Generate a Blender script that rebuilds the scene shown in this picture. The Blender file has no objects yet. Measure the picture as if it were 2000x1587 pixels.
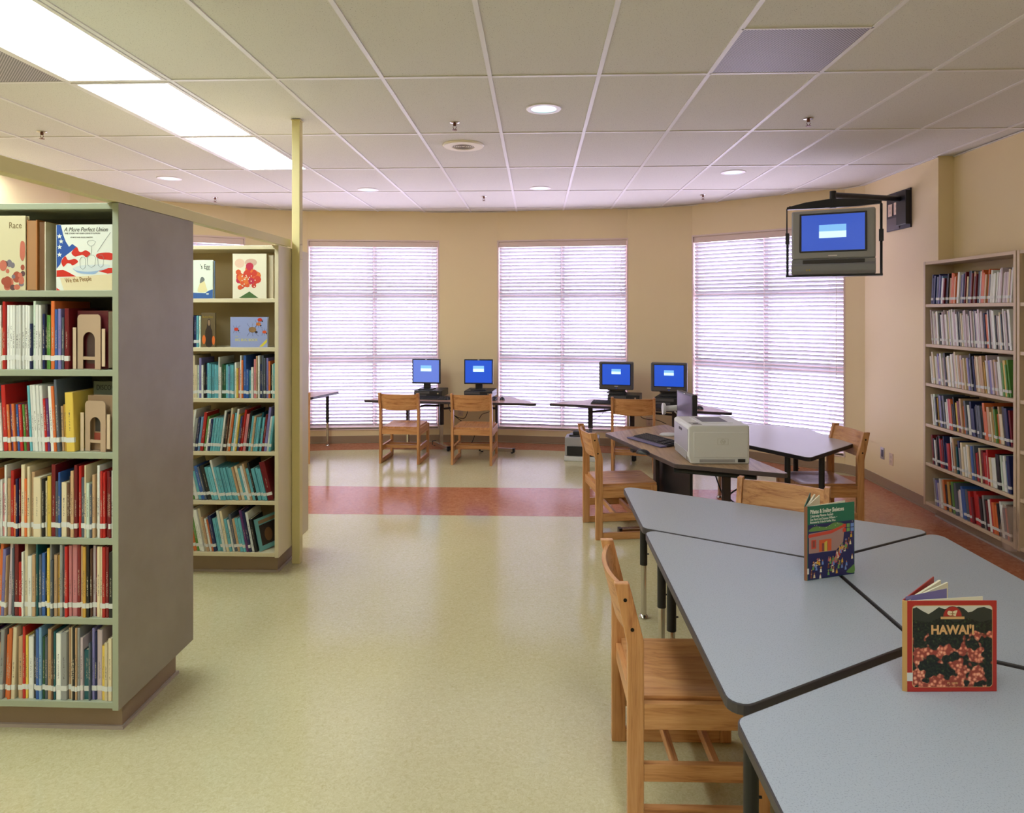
import bpy, bmesh, math, random, re
from mathutils import Matrix, Vector
S = bpy.context.scene
C = S.collection
R = math.radians
PI = math.pi
rnd = random.Random(7)

# ------------------------------------------------------------------ camera, world, exposure
cd = bpy.data.cameras.new('camera'); cam = bpy.data.objects.new('camera', cd); C.objects.link(cam)
cd.sensor_fit = 'HORIZONTAL'; cd.sensor_width = 36.0
cd.lens = 36.0 * 1335.0 / 2000.0
cd.shift_x = 0.0; cd.shift_y = -(793.5 - 608.0) / 2000.0
cd.clip_start = 0.05; cd.clip_end = 200
PSI = math.atan(48 / 1335.0)
cam.location = (0, 0, 1.73); cam.rotation_euler = (PI / 2, 0, PSI)
S.camera = cam

W = bpy.data.worlds.new('daylight'); S.world = W; W.use_nodes = True
bg = W.node_tree.nodes['Background']
bg.inputs[0].default_value = (0.79, 0.71, 1.0, 1); bg.inputs[1].default_value = 7.2
S.view_settings.view_transform = 'Standard'; S.view_settings.look = 'None'
S.view_settings.exposure = 0.36; S.view_settings.gamma = 1.0
S.view_settings.use_curve_mapping = False
TROFFER = 12.0          # radiance of the fluorescent panels

# ------------------------------------------------------------------ projection used for reading plan points off the photo
def ray(u, v):
    x = (u - 1000) / 1335.0; z = (608 - v) / 1335.0
    return (-math.sin(PSI) + x * math.cos(PSI), math.cos(PSI) + x * math.sin(PSI), z)
def at(u, v, z):
    d = ray(u, v); t = (z - 1.73) / d[2]; return Vector((d[0] * t, d[1] * t))
def atX(u, X):
    d = ray(u, 0); return X / d[0] * d[1]
def atY(u, Y):
    d = ray(u, 0); return Y / d[1] * d[0]

# ------------------------------------------------------------------ materials
def lin(c):
    return tuple(((x / 255) / 12.92 if x / 255 <= 0.04045 else ((x / 255 + 0.055) / 1.055) ** 2.4) for x in c)
MATS = {}
def mat(name, rgb, rough=0.5, metal=0.0, spec=0.5, emit=None, es=0.0):
    if name in MATS: return MATS[name]
    m = bpy.data.materials.new(name); m.use_nodes = True
    b = m.node_tree.nodes['Principled BSDF']
    b.inputs['Base Color'].default_value = (*lin(rgb), 1)
    b.inputs['Roughness'].default_value = rough; b.inputs['Metallic'].default_value = metal
    b.inputs['Specular IOR Level'].default_value = spec
    if emit:
        b.inputs['Emission Color'].default_value = (*lin(emit), 1); b.inputs['Emission Strength'].default_value = es
    MATS[name] = m
    return m
class NT:
    def __init__(s, m): s.t = m.node_tree; s.b = s.t.nodes['Principled BSDF']
    def n(s, k, **a):
        x = s.t.nodes.new(k)
        for q, v in a.items(): setattr(x, q, v)
        return x
    def l(s, a, b): s.t.links.new(a, b)
    def co(s, kind='Object'): return s.n('ShaderNodeTexCoord').outputs[kind]
    def map(s, src, scale=(1, 1, 1), rot=(0, 0, 0)):
        m = s.n('ShaderNodeMapping'); m.inputs['Scale'].default_value = scale; m.inputs['Rotation'].default_value = rot
        s.l(src, m.inputs[0]); return m.outputs[0]
    def noise(s, src, scale, detail=3, rough=0.5, dist=0.0):
        x = s.n('ShaderNodeTexNoise'); x.inputs['Scale'].default_value = scale; x.inputs['Detail'].default_value = detail
        x.inputs['Roughness'].default_value = rough; x.inputs['Distortion'].default_value = dist
        s.l(src, x.inputs['Vector']); return x.outputs['Fac']
    def ramp(s, src, stops, const=False):
        r = s.n('ShaderNodeValToRGB'); e = r.color_ramp.elements
        if const: r.color_ramp.interpolation = 'CONSTANT'
        while len(e) < len(stops): e.new(0.5)
        for i, (p, c) in enumerate(stops):
            e[i].position = p; e[i].color = (*lin(c), 1)
        s.l(src, r.inputs[0]); return r.outputs[0]
    def math(s, op, a, b=None):
        m = s.n('ShaderNodeMath', operation=op)
        for i, v in enumerate((a, b)):
            if v is None: continue
            if isinstance(v, (int, float)): m.inputs[i].default_value = v
            else: s.l(v, m.inputs[i])
        return m.outputs[0]
    def mix(s, f, a, b):
        m = s.n('ShaderNodeMix', data_type='RGBA'); s.l(f, m.inputs[0])
        for i, v in ((6, a), (7, b)):
            if isinstance(v, tuple): m.inputs[i].default_value = (*lin(v), 1)
            else: s.l(v, m.inputs[i])
        return m.outputs[2]
    def bump(s, h, strength=0.2, dist=0.01):
        b = s.n('ShaderNodeBump'); b.inputs['Strength'].default_value = strength; b.inputs['Distance'].default_value = dist
        s.l(h, b.inputs['Height']); s.l(b.outputs[0], s.b.inputs['Normal'])
    def base(s, c): s.l(c, s.b.inputs['Base Color'])

def wood(name, ax, c0, c1, c2, rough=0.38):
    m = mat(name, c1, rough); t = NT(m)
    sc = {'x': (1.6, 26, 26), 'y': (26, 1.6, 26), 'z': (26, 26, 1.6)}[ax]
    inf = t.n('ShaderNodeObjectInfo'); add = t.n('ShaderNodeVectorMath', operation='ADD')
    t.l(t.co(), add.inputs[0]); t.l(inf.outputs['Random'], add.inputs[1])
    v = t.map(add.outputs[0], sc)
    a = t.noise(v, 1.5, 4, 0.6, 0.6); b = t.noise(v, 9.0, 3, 0.6)
    f = t.math('ADD', t.math('MULTIPLY', a, 0.75), t.math('MULTIPLY', b, 0.25))
    t.base(t.ramp(f, [(0.34, c2), (0.47, c1), (0.66, c0)]))
    return m
OAKC = ((214, 160, 108), (196, 138, 86), (160, 100, 58))
OX, OY, OZ = (wood('oak_' + a, a, *OAKC) for a in 'xyz')
LAMW = wood('walnut_laminate', 'y', (184, 154, 120), (164, 132, 100), (134, 102, 74), 0.33)
LAMD = wood('desk_laminate', 'x', (190, 150, 130), (176, 134, 116), (156, 114, 96), 0.3)

def speckled(name, rgb, rgb2, scale, th=0.62, rough=0.6):
    m = mat(name, rgb, rough); t = NT(m)
    f = t.noise(t.co(), scale, 2, 0.5)
    t.base(t.ramp(f, [(th, rgb), (th + 0.04, rgb2)])); return m
M_CEIL = speckled('ceiling_tile', (218, 215, 206), (160, 153, 142), 170, 0.64, 0.9)
M_GRID = mat('ceiling_grid', (228, 224, 222), 0.45)
M_WALL = mat('wall_paint', (236, 216, 172), 0.62)
_t = NT(M_WALL); _t.bump(_t.noise(_t.co(), 180, 2), 0.06, 0.003)
M_BASE = mat('baseboard_vinyl', (160, 136, 112), 0.45)
M_FLOOR = mat('floor_tile', (214, 204, 160), 0.2, spec=0.7); t = NT(M_FLOOR)
v = t.map(t.co(), (1, 1, 1)); a = t.noise(v, 60, 5, 0.75, 1.2); b = t.noise(v, 1.2, 2)
f = t.math('ADD', t.math('MULTIPLY', a, 0.8), t.math('MULTIPLY', b, 0.2))
t.base(t.ramp(f, [(0.30, (188, 176, 132)), (0.5, (206, 197, 156)), (0.68, (218, 211, 176))]))
t.l(t.ramp(a, [(0.3, (92, 92, 92)), (0.7, (112, 112, 112))]), t.b.inputs['Roughness'])
M_RED = mat('floor_red', (186, 116, 82), 0.14, spec=0.55); t = NT(M_RED)
t.base(t.ramp(t.noise(t.co(), 24, 5, 0.7, 1.2), [(0.3, (168, 98, 66)), (0.65, (200, 132, 98))]))
M_TRIM = mat('window_trim', (226, 204, 194), 0.4)
M_LAMG = speckled('grey_laminate', (164, 169, 180), (146, 150, 162), 260, 0.58, 0.36)
M_EDGE = mat('edge_band', (62, 56, 58), 0.45)
M_BLK = mat('black_metal', (24, 23, 26), 0.4)
M_BRN = mat('brown_metal', (52, 40, 40), 0.4)
M_CHR = mat('chrome', (205, 200, 195), 0.18, 1.0)
M_SCREW = mat('dark_bolt', (40, 34, 30), 0.35, 0.8)
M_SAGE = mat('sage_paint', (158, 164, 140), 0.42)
M_SAGED = mat('sage_side_lit', (150, 138, 122), 0.45)  # same sage paint; the light on the side faces is mixed into this colour
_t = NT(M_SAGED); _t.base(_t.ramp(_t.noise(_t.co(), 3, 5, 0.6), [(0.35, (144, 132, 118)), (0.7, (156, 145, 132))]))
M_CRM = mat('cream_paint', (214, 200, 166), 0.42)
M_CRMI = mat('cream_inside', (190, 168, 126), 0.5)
M_TOE = mat('toe_kick', (150, 126, 104), 0.45)
M_POST = mat('post_paint', (222, 206, 146), 0.4)
M_PAGE = mat('paper', (232, 222, 196), 0.8)
M_LBL = mat('label_white', (214, 214, 208), 0.5)
M_PC = mat('pc_black', (34, 33, 36), 0.4)
M_PCG = mat('pc_grey', (88, 85, 86), 0.42)
M_KEY = mat('keycaps', (48, 47, 52), 0.5)
M_LAV = mat('keyboard_rest', (92, 86, 124), 0.45)
M_PRN = mat('printer_plastic', (212, 210, 208), 0.45)
M_PRD = mat('printer_grey', (160, 156, 156), 0.45)
M_DARK = mat('dark_recess', (28, 26, 26), 0.6)
M_BE = mat('bookend_tan', (176, 150, 124), 0.45)
M_TV = mat('tv_shell', (158, 160, 158), 0.4)
M_TVD = mat('tv_dark', (52, 48, 46), 0.4)
M_CAB = mat('cable', (22, 20, 24), 0.5)
M_OUT = mat('outlet_plate', (218, 192, 170), 0.4)
M_BRS = mat('sprinkler_brass', (120, 76, 58), 0.35, 0.7)
M_WHT = mat('white_enamel', (236, 232, 228), 0.4)
M_PERF = mat('perforated_grille', (150, 146, 150), 0.5); t = NT(M_PERF)
v_ = t.n('ShaderNodeTexVoronoi'); v_.inputs['Scale'].default_value = 90; v_.inputs['Randomness'].default_value = 0.0
t.l(t.map(t.co(), (1, 1, 0.001), (0, 0, R(45))), v_.inputs['Vector'])
t.base(t.ramp(v_.outputs['Distance'], [(0.30, (70, 66, 72)), (0.40, (182, 176, 184))]))
M_SCRB = mat('screen_blue', (20, 50, 140), 0.3, emit=(34, 84, 204), es=0.72)
M_SCRP = mat('screen_pale', (60, 80, 150), 0.3, emit=(98, 122, 206), es=0.78)
M_DLG = mat('screen_dialog', (120, 170, 220), 0.3, emit=(120, 180, 232), es=0.75)
M_DLW = mat('screen_dialog_light', (200, 230, 240), 0.3, emit=(205, 235, 240), es=0.75)
M_LIT = mat('troffer_lens', (240, 245, 240), 0.5, emit=(234, 246, 246), es=TROFFER)
M_CAN = mat('downlight_reflector', (190, 220, 220), 0.25, 0.4, emit=(180, 226, 228), es=0.8)
# blinds: partly translucent slats
M_SLAT = bpy.data.materials.new('blind_slat'); M_SLAT.use_nodes = True; _n = M_SLAT.node_tree
for q in list(_n.nodes): _n.nodes.remove(q)
_o = _n.nodes.new('ShaderNodeOutputMaterial'); _m = _n.nodes.new('ShaderNodeMixShader')
_d = _n.nodes.new('ShaderNodeBsdfDiffuse'); _r = _n.nodes.new('ShaderNodeBsdfTranslucent')
_d.inputs[0].default_value = (0.68, 0.68, 0.71, 1); _r.inputs[0].default_value = (0.72, 0.70, 0.76, 1)
_m.inputs[0].default_value = 0.11
_n.links.new(_d.outputs[0], _m.inputs[1]); _n.links.new(_r.outputs[0], _m.inputs[2]); _n.links.new(_m.outputs[0], _o.inputs[0])
# glass
M_GLS = bpy.data.materials.new('window_glass'); M_GLS.use_nodes = True; _n = M_GLS.node_tree
for q in list(_n.nodes): _n.nodes.remove(q)
_o = _n.nodes.new('ShaderNodeOutputMaterial'); _m = _n.nodes.new('ShaderNodeMixShader')
_d = _n.nodes.new('ShaderNodeBsdfTransparent'); _r = _n.nodes.new('ShaderNodeBsdfGlossy'); _r.inputs['Roughness'].default_value = 0.02
_m.inputs[0].default_value = 0.05
_n.links.new(_d.outputs[0], _m.inputs[1]); _n.links.new(_r.outputs[0], _m.inputs[2]); _n.links.new(_m.outputs[0], _o.inputs[0])
M_BAG = bpy.data.materials.new('clear_plastic'); M_BAG.use_nodes = True; _n = M_BAG.node_tree
for q in list(_n.nodes): _n.nodes.remove(q)
_o = _n.nodes.new('ShaderNodeOutputMaterial'); _m = _n.nodes.new('ShaderNodeMixShader')
_d = _n.nodes.new('ShaderNodeBsdfTransparent'); _r = _n.nodes.new('ShaderNodeBsdfPrincipled')
_r.inputs['Base Color'].default_value = (*lin((190, 165, 150)), 1); _r.inputs['Roughness'].default_value = 0.2
_m.inputs[0].default_value = 0.32
_n.links.new(_d.outputs[0], _m.inputs[1]); _n.links.new(_r.outputs[0], _m.inputs[2]); _n.links.new(_m.outputs[0], _o.inputs[0])

# ------------------------------------------------------------------ mesh helpers
class MB:
    def __init__(s): s.v = []; s.f = []; s.m = []; s.mats = []
    def mi(s, m):
        if m not in s.mats: s.mats.append(m)
        return s.mats.index(m)
    def add(s, vs, fs, m=None, M=None):
        o = len(s.v); k = s.mi(m) if m is not None else 0
        for p in vs: s.v.append(tuple(M @ Vector(p)) if M is not None else tuple(p))
        for f in fs: s.f.append(tuple(i + o for i in f)); s.m.append(k)
        return s
    def box(s, x0, x1, y0, y1, z0, z1, m=None, M=None):
        vs = [(x0, y0, z0), (x1, y0, z0), (x1, y1, z0), (x0, y1, z0), (x0, y0, z1), (x1, y0, z1), (x1, y1, z1), (x0, y1, z1)]
        return s.add(vs, [(3, 2, 1, 0), (4, 5, 6, 7), (0, 1, 5, 4), (1, 2, 6, 5), (2, 3, 7, 6), (3, 0, 4, 7)], m, M)
    def prism(s, poly, z0, z1, m=None, M=None, top=None):
        n = len(poly)
        a = sum(poly[i][0] * poly[(i + 1) % n][1] - poly[(i + 1) % n][0] * poly[i][1] for i in range(n))
        if a < 0: poly = poly[::-1]
        vs = [(p[0], p[1], z0) for p in poly] + [(p[0], p[1], z1) for p in poly]
        s.add(vs, [tuple(range(n - 1, -1, -1))] + [(i, (i + 1) % n, (i + 1) % n + n, i + n) for i in range(n)], m, M)
        s.add([(p[0], p[1], z1) for p in poly], [tuple(range(n))], top or m, M)
        return s
    def lathe(s, prof, n=20, m=None, M=None, cap=True):
        vs = []; fs = []
        for r, z in prof:
            for i in range(n):
                a = 2 * PI * i / n; vs.append((r * math.cos(a), r * math.sin(a), z))
        for k in range(len(prof) - 1):
            for i in range(n):
                j = (i + 1) % n; fs.append((k * n + i, k * n + j, (k + 1) * n + j, (k + 1) * n + i))
        if cap:
            fs.append(tuple(range(n - 1, -1, -1))); q = (len(prof) - 1) * n; fs.append(tuple(q + i for i in range(n)))
        return s.add(vs, fs, m, M)
    def cyl(s, p0, p1, r, n=12, m=None, r1=None):
        p0 = Vector(p0); p1 = Vector(p1); d = p1 - p0
        M = Matrix.Translation(p0) @ d.to_track_quat('Z', 'Y').to_matrix().to_4x4()
        return s.lathe([(r, 0), (r if r1 is None else r1, d.length)], n, m, M)
    def tube(s, pts, r, n=8, m=None):
        pts = [Vector(p) for p in pts]; vs = []; fs = []
        for k, p in enumerate(pts):
            d = (pts[min(k + 1, len(pts) - 1)] - pts[max(k - 1, 0)]).normalized()
            q = d.to_track_quat('Z', 'Y').to_matrix()
            for i in range(n):
                a = 2 * PI * i / n; vs.append(tuple(p + q @ Vector((r * math.cos(a), r * math.sin(a), 0))))
        for k in range(len(pts) - 1):
            for i in range(n):
                j = (i + 1) % n; fs.append((k * n + i, k * n + j, (k + 1) * n + j, (k + 1) * n + i))
        fs.append(tuple(range(n - 1, -1, -1))); q = (len(pts) - 1) * n; fs.append(tuple(q + i for i in range(n)))
        return s.add(vs, fs, m)
    def build(s, name, m=None, parent=None, bevel=0.0, smooth=False, seg=2):
        me = bpy.data.meshes.new(name); me.from_pydata(s.v, [], s.f)
        ms = s.mats if s.mats else [m]
        for x in ms: me.materials.append(x if x is not None else m)
        if s.mats: me.polygons.foreach_set('material_index', s.m)
        if smooth: me.polygons.foreach_set('use_smooth', [True] * len(me.polygons))
        bm = bmesh.new(); bm.from_mesh(me); bmesh.ops.remove_doubles(bm, verts=bm.verts, dist=1e-5)
        bmesh.ops.recalc_face_normals(bm, faces=bm.faces); bm.to_mesh(me); bm.free()
        o = bpy.data.objects.new(name, me); C.objects.link(o)
        if parent: o.parent = parent
        if bevel:
            b = o.modifiers.new('bevel', 'BEVEL'); b.width = bevel; b.segments = seg; b.limit_method = 'ANGLE'; b.angle_limit = R(35)
            b.harden_normals = False
        if smooth:
            try: me.set_sharp_from_angle(angle=R(40))
            except Exception: pass
        return o
def empty(name, loc=(0, 0, 0), rz=0):
    o = bpy.data.objects.new(name, None); C.objects.link(o); o.location = loc; o.rotation_euler = (0, 0, rz)
    o.empty_display_size = 0.05; return o
def tag(o, label=None, cat=None, group=None, kind=None):
    for k, v in (('label', label), ('category', cat), ('group', group), ('kind', kind)):
        if v: o[k] = v
    return o
def kids(o): return [c for c in list(o.children)]
def copy_tree(o, loc=None, rz=None, parent=None):
    c = o.copy(); C.objects.link(c); c.parent = parent
    if loc is not None: c.location = loc
    if rz is not None: c.rotation_euler = (0, 0, rz)
    for ch in kids(o): copy_tree(ch, parent=c)
    return c
def rounded(poly, r, n=6):
    out = []; N = len(poly); poly = [Vector(p[:2]) for p in poly]
    for i in range(N):
        a, p, b = poly[i - 1], poly[i], poly[(i + 1) % N]
        u = (a - p).normalized(); w = (b - p).normalized()
        ang = u.angle(w); t = r / math.tan(ang / 2); c = p + (u + w).normalized() * (r / math.sin(ang / 2))
        s0 = p + u * t - c; s1 = p + w * t - c
        a0 = math.atan2(s0.y, s0.x); a1 = math.atan2(s1.y, s1.x); d = (a1 - a0 + PI) % (2 * PI) - PI
        for k in range(n + 1):
            q = a0 + d * k / n; out.append((c.x + r * math.cos(q), c.y + r * math.sin(q)))
    return out
def inset(poly, d):
    N = len(poly); a = sum(poly[i][0] * poly[(i + 1) % N][1] - poly[(i + 1) % N][0] * poly[i][1] for i in range(N))
    sgn = 1 if a > 0 else -1; out = []
    for i in range(N):
        p0 = Vector(poly[i - 1][:2]); p = Vector(poly[i][:2]); p1 = Vector(poly[(i + 1) % N][:2])
        e0 = (p - p0).normalized(); e1 = (p1 - p).normalized()
        n0 = Vector((-e0.y, e0.x)) * sgn; n1 = Vector((-e1.y, e1.x)) * sgn
        b = (n0 + n1); b = b / max(0.3, b.length_squared) * 2
        out.append(tuple(p + b * d))
    return out
def text_mesh(name, body, size, m, parent, M, shear=0.0, sx=1.0, bold=0.0, align='LEFT', ext=0.0003):
    cu = bpy.data.curves.new(name, 'FONT'); cu.body = body; cu.size = size; cu.shear = shear; cu.extrude = ext
    cu.offset = bold; cu.align_x = align; cu.resolution_u = 3
    to = bpy.data.objects.new(name, cu); C.objects.link(to)
    dg = bpy.context.evaluated_depsgraph_get(); dg.update()
    me = bpy.data.meshes.new_from_object(to.evaluated_get(dg))
    bpy.data.objects.remove(to)
    me.transform(M @ Matrix.Diagonal((sx, 1, 1, 1))); me.materials.clear(); me.materials.append(m)
    o = bpy.data.objects.new(name, me); C.objects.link(o); o.parent = parent; return o

# ------------------------------------------------------------------ room shell
CZ = 3.053
raw = [(-5.10, 7.30), (-4.72, 7.86), (-4.2, 8.27), (-3.7, 8.57), (-3.0, 8.85), (-2.3, 8.97), (-1.68, 9.02), (-0.33, 9.05), (0.35, 8.99),
       (1.0, 8.87), (1.92, 8.56), (2.70, 8.09), (3.12, 7.73), (3.42, 7.25)]
def cr(P, n=6):
    out = []
    for i in range(len(P) - 1):
        p0 = Vector(P[max(i - 1, 0)]); p1 = Vector(P[i]); p2 = Vector(P[i + 1]); p3 = Vector(P[min(i + 2, len(P) - 1)])
        for k in range(n):
            t = k / n
            out.append(0.5 * ((2 * p1) + (p2 - p0) * t + (2 * p0 - 5 * p1 + 4 * p2 - p3) * t * t + (3 * p1 - p0 - 3 * p2 + p3) * t ** 3))
    out.append(Vector(P[-1])); return out
curve = cr(raw)
def on_curve(u):
    d = ray(u, 0); d = Vector((d[0], d[1]))
    for i in range(len(curve) - 1):
        a, b = curve[i], curve[i + 1]
        ca = d.x * a.y - d.y * a.x; cb = d.x * b.y - d.y * b.x
        if ca * cb <= 0: return i + ca / (ca - cb), a + (b - a) * (ca / (ca - cb))
WIN = [(601, 857), (972, 1226), (1352, 1650)]
spans = [(on_curve(a), on_curve(b)) for a, b in WIN]
s3 = on_curve(478); spans.insert(0, ((7.0, curve[7]), s3))
SILL, HEAD = 0.185, 2.665
plan = []; k = 0; i = 0; sp = list(spans)
pts = []
for (ia, pa), (ib, pb) in sp:
    while i <= ia: pts.append((curve[i], 's')); i += 1
    if (pts[-1][0] - pa).length < 1e-4: pts.pop()
    pts.append((pa, 'w')); pts.append((pb, 's'))
    while i <= ib: i += 1
while i < len(curve): pts.append((curve[i], 's')); i += 1
TH = 0.16
def wall_box(mb, a, b, z0, z1, m=None):
    e = (b - a).normalized(); n = Vector((-e.y, e.x))     # outward
    mb.prism([tuple(a), tuple(b), tuple(b + n * TH), tuple(a + n * TH)], z0, z1, m)
mb = MB(); bb = MB()
for j in range(len(pts) - 1):
    a, kd = pts[j]; b = pts[j + 1][0]
    if (b - a).length < 1e-4: continue
    if kd == 'w': wall_box(mb, a, b, 0, SILL); wall_box(mb, a, b, HEAD, CZ)
    else: wall_box(mb, a, b, 0, CZ)
    e = (b - a).normalized(); n = Vector((-e.y, e.x))
    bb.prism([tuple(a - n * 0.008), tuple(b - n * 0.008), tuple(b), tuple(a)], 0, 0.095, M_BASE)
    bb.prism([tuple(a - n * 0.022), tuple(b - n * 0.022), tuple(b), tuple(a)], 0, 0.012, M_BASE)
tag(mb.build('wall_back', M_WALL), 'curved tan wall with tall windows facing the camera', 'wall', kind='structure')
tag(bb.build('baseboard_back'), 'brown vinyl baseboard along the curved window wall', 'baseboard', kind='structure')
XR = 3.42
mb = MB(); mb.box(XR, XR + 0.14, 5.95, 7.32, 0, CZ); mb.box(XR + 0.13, XR + 0.30, -3.6, 6.0, 0, CZ)
tag(mb.build('wall_right', M_WALL), 'tan right hand wall with a shallow recess for shelving', 'wall', kind='structure')
mb = MB(); mb.box(XR - 0.008, XR, 5.95, 7.25, 0, 0.095); mb.box(XR - 0.022, XR, 5.95, 7.25, 0, 0.012)
tag(mb.build('baseboard_right', M_BASE), 'brown baseboard along the right hand wall', 'baseboard', kind='structure')
tag(MB().box(-5.26, -5.10, -3.6, 7.4, 0, CZ).build('wall_left', M_WALL), 'tan left hand wall behind the shelving', 'wall', kind='structure')
tag(MB().box(-5.26, 3.72, -3.76, -3.6, 0, CZ).build('wall_rear', M_WALL), 'tan wall behind the camera', 'wall', kind='structure')
outline = [(-5.2, -3.7), (3.65, -3.7), (3.65, 5.98), (3.5, 5.98), (3.5, 7.3)] + [tuple(p[0] + Vector((0, 0.05))) for p in pts[::-1]] + [(-5.2, 7.4)]
fl = MB(); fl.prism(outline, -0.05, 0.0, M_FLOOR)
def strip(poly, z=0.0006): fl.add([(p[0], p[1], z) for p in poly], [tuple(range(len(poly)))], M_RED)
strip([(-5.1, 5.78), (2.50, 5.78), (2.50, 6.70), (-5.1, 6.70)])
inn = []
for j in range(len(curve)):
    e = (curve[min(j + 1, len(curve) - 1)] - curve[max(j - 1, 0)]).normalized(); n = Vector((e.y, -e.x)); inn.append(curve[j] + n * 0.50)
for j in range(len(curve) - 1):
    if curve[j].x < 3.2: strip([tuple(curve[j]), tuple(curve[j + 1]), tuple(inn[j + 1]), tuple(inn[j])], 0.0008)
strip([(2.5, -3.6), (3.55, -3.6), (3.55, 5.95), (3.42, 5.95), (3.42, 7.25), (2.98, 7.45), (2.5, 7.65)], 0.0007)
tag(fl.build('floor'), 'cream vinyl tile floor with red border bands', 'floor', kind='structure')
tag(MB().prism(outline, CZ, CZ + 0.05).build('ceiling', M_CEIL), 'speckled acoustic tile ceiling', 'ceiling', kind='structure')
# T-bar grid
GX0, GY0 = -0.262, 3.835
def inside_x(y):       # limits of the room at a given y
    xs = [c.x for c in curve if c.y >= y]
    if y < 7.25: return -5.1, (XR if y > 5.95 else XR + 0.13)
    return (min(xs), max(xs)) if xs else None
def ymax(x):
    for a, b in zip(curve, curve[1:]):
        if a.x <= x <= b.x: return a.y + (b.y - a.y) * (x - a.x) / (b.x - a.x + 1e-9)
    return 5.95 if x > 3.42 else 7.3
g = MB(); bw = 0.012
for k in range(-8, 7):
    x = GX0 + 0.6096 * k
    if -5.09 < x < 3.54: g.box(x - bw, x + bw, -3.6, ymax(x) - 0.005, CZ - 0.006, CZ)
for k in range(-7, 5):
    y = GY0 + 1.2192 * k
    if y < -3.6: continue
    L = inside_x(y)
    if L: g.box(L[0], L[1], y - bw, y + bw, CZ - 0.0055, CZ)
tag(g.build('trim_1', M_GRID), 'white metal grid holding the ceiling tiles', 'ceiling grid', kind='structure')
g = MB()
for a, b in zip(curve, curve[1:]):
    e = (b - a).normalized(); n = Vector((e.y, -e.x)); g.prism([tuple(a), tuple(b), tuple(b + n * 0.018), tuple(a + n * 0.018)], CZ - 0.012, CZ - 0.0062)
g.box(XR - 0.018, XR, 5.95, 7.24, CZ - 0.012, CZ - 0.0062); g.box(XR + 0.112, XR + 0.13, -3.6, 5.93, CZ - 0.012, CZ - 0.0062)
tag(g.build('trim_2', M_GRID), 'white metal edge angle where the ceiling meets the walls', 'ceiling edge trim', kind='structure')

# windows, blinds
WN = ['far left window, mostly hidden behind the cream bookcase', 'tall window left of the twin flat monitors',
      'tall window between the two rows of computers', 'tall window right of the computers, behind the television']
BN = ['white blind at the far left, seen over the cream bookcase top', 'white horizontal blind behind the left computer desk and cream post',
      'white horizontal blind in the middle window between the computer desks', 'white horizontal blind on the right window below the hanging television']
for wi, ((ia, pa), (ib, pb)) in enumerate(spans):
    e = (pb - pa).normalized(); L = (pb - pa).length; ang = math.atan2(e.y, e.x)
    w = empty('window_%d' % (wi + 1), (pa.x, pa.y, 0), ang); tag(w, WN[wi], 'window', kind='structure')
    f = MB(); y0, y1 = 0.09, 0.15
    for x0, x1 in ((0, 0.04), (L - 0.04, L), (L / 2 - 0.03, L / 2 + 0.03)): f.box(x0, x1, y0, y1, SILL, HEAD)
    for z0, z1 in ((SILL, SILL + 0.04), (HEAD - 0.04, HEAD), (1.055, 1.135), (1.90, 1.98)): f.box(0.04, L - 0.04, y0 + 0.002, y1, z0, z1)
    f.build('window_frame', M_TRIM, w)
    f = MB()
    f.box(-0.006, 0.012, -0.004, 0.10, SILL, HEAD); f.box(L - 0.012, L + 0.006, -0.004, 0.10, SILL, HEAD)
    f.box(-0.006, L + 0.006, -0.004, 0.10, HEAD - 0.012, HEAD + 0.008)
    f.build('casing', M_TRIM, w)
    MB().box(-0.006, L + 0.006, -0.012, 0.10, SILL - 0.016, SILL).build('window_sill', M_TRIM, w)
    MB().box(0.03, L - 0.03, 0.118, 0.124, SILL + 0.02, HEAD - 0.02).build('glass', M_GLS, w)
    # blind
    b = empty('window_blind', (pa.x, pa.y, 0), ang); tag(b, BN[wi], 'window blind', 'white blinds on the curved wall windows')
    MB().box(0.016, L - 0.016, 0.012, 0.062, HEAD - 0.085, HEAD - 0.014).build('headrail', M_TRIM, b)
    s = MB(); z = SILL + 0.05; tl = R(44)
    while z < HEAD - 0.10:
        for x0, x1 in ((0.02, L / 2 - 0.004), (L / 2 + 0.004, L - 0.02)):
            M = Matrix.Translation((0, 0.037, z)) @ Matrix.Rotation(-tl, 4, 'X')
            s.box(x0, x1, -0.0245, 0.0245, -0.0009, 0.0009, M=M)
        z += 0.0455
    s.build('slats', M_SLAT, b)
    MB().box(0.02, L - 0.02, 0.018, 0.056, SILL + 0.006, SILL + 0.022).build('bottom_rail', M_TRIM, b)
    s = MB()
    for fx in (0.09, 0.45, 0.55, 0.91):
        for yy in (0.011, 0.063): s.cyl((L * fx, yy, SILL + 0.02), (L * fx, yy, HEAD - 0.06), 0.0012, 5)
    s.build('ladder_cords', M_TRIM, b)
    MB().cyl((L * 0.95, 0.004, 1.0), (L * 0.95, 0.006, HEAD - 0.06), 0.003, 6).build('tilt_wand', M_WHT, b)
    la = bpy.data.lights.new('window_portal', 'AREA'); la.shape = 'RECTANGLE'; la.size = L; la.size_y = HEAD - SILL
    la.cycles.is_portal = True
    lo = bpy.data.objects.new('window_portal', la); C.objects.link(lo)
    n = Vector((-e.y, e.x)); c2 = (pa + pb) / 2 + n * 0.16; lo.location = (c2.x, c2.y, (HEAD + SILL) / 2)
    lo.rotation_euler = (PI / 2, 0, ang + PI)   # placeholder, corrected below
    lo.rotation_euler = Vector((-n.x, -n.y, 0)).to_track_quat('-Z', 'Y').to_euler()

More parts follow.
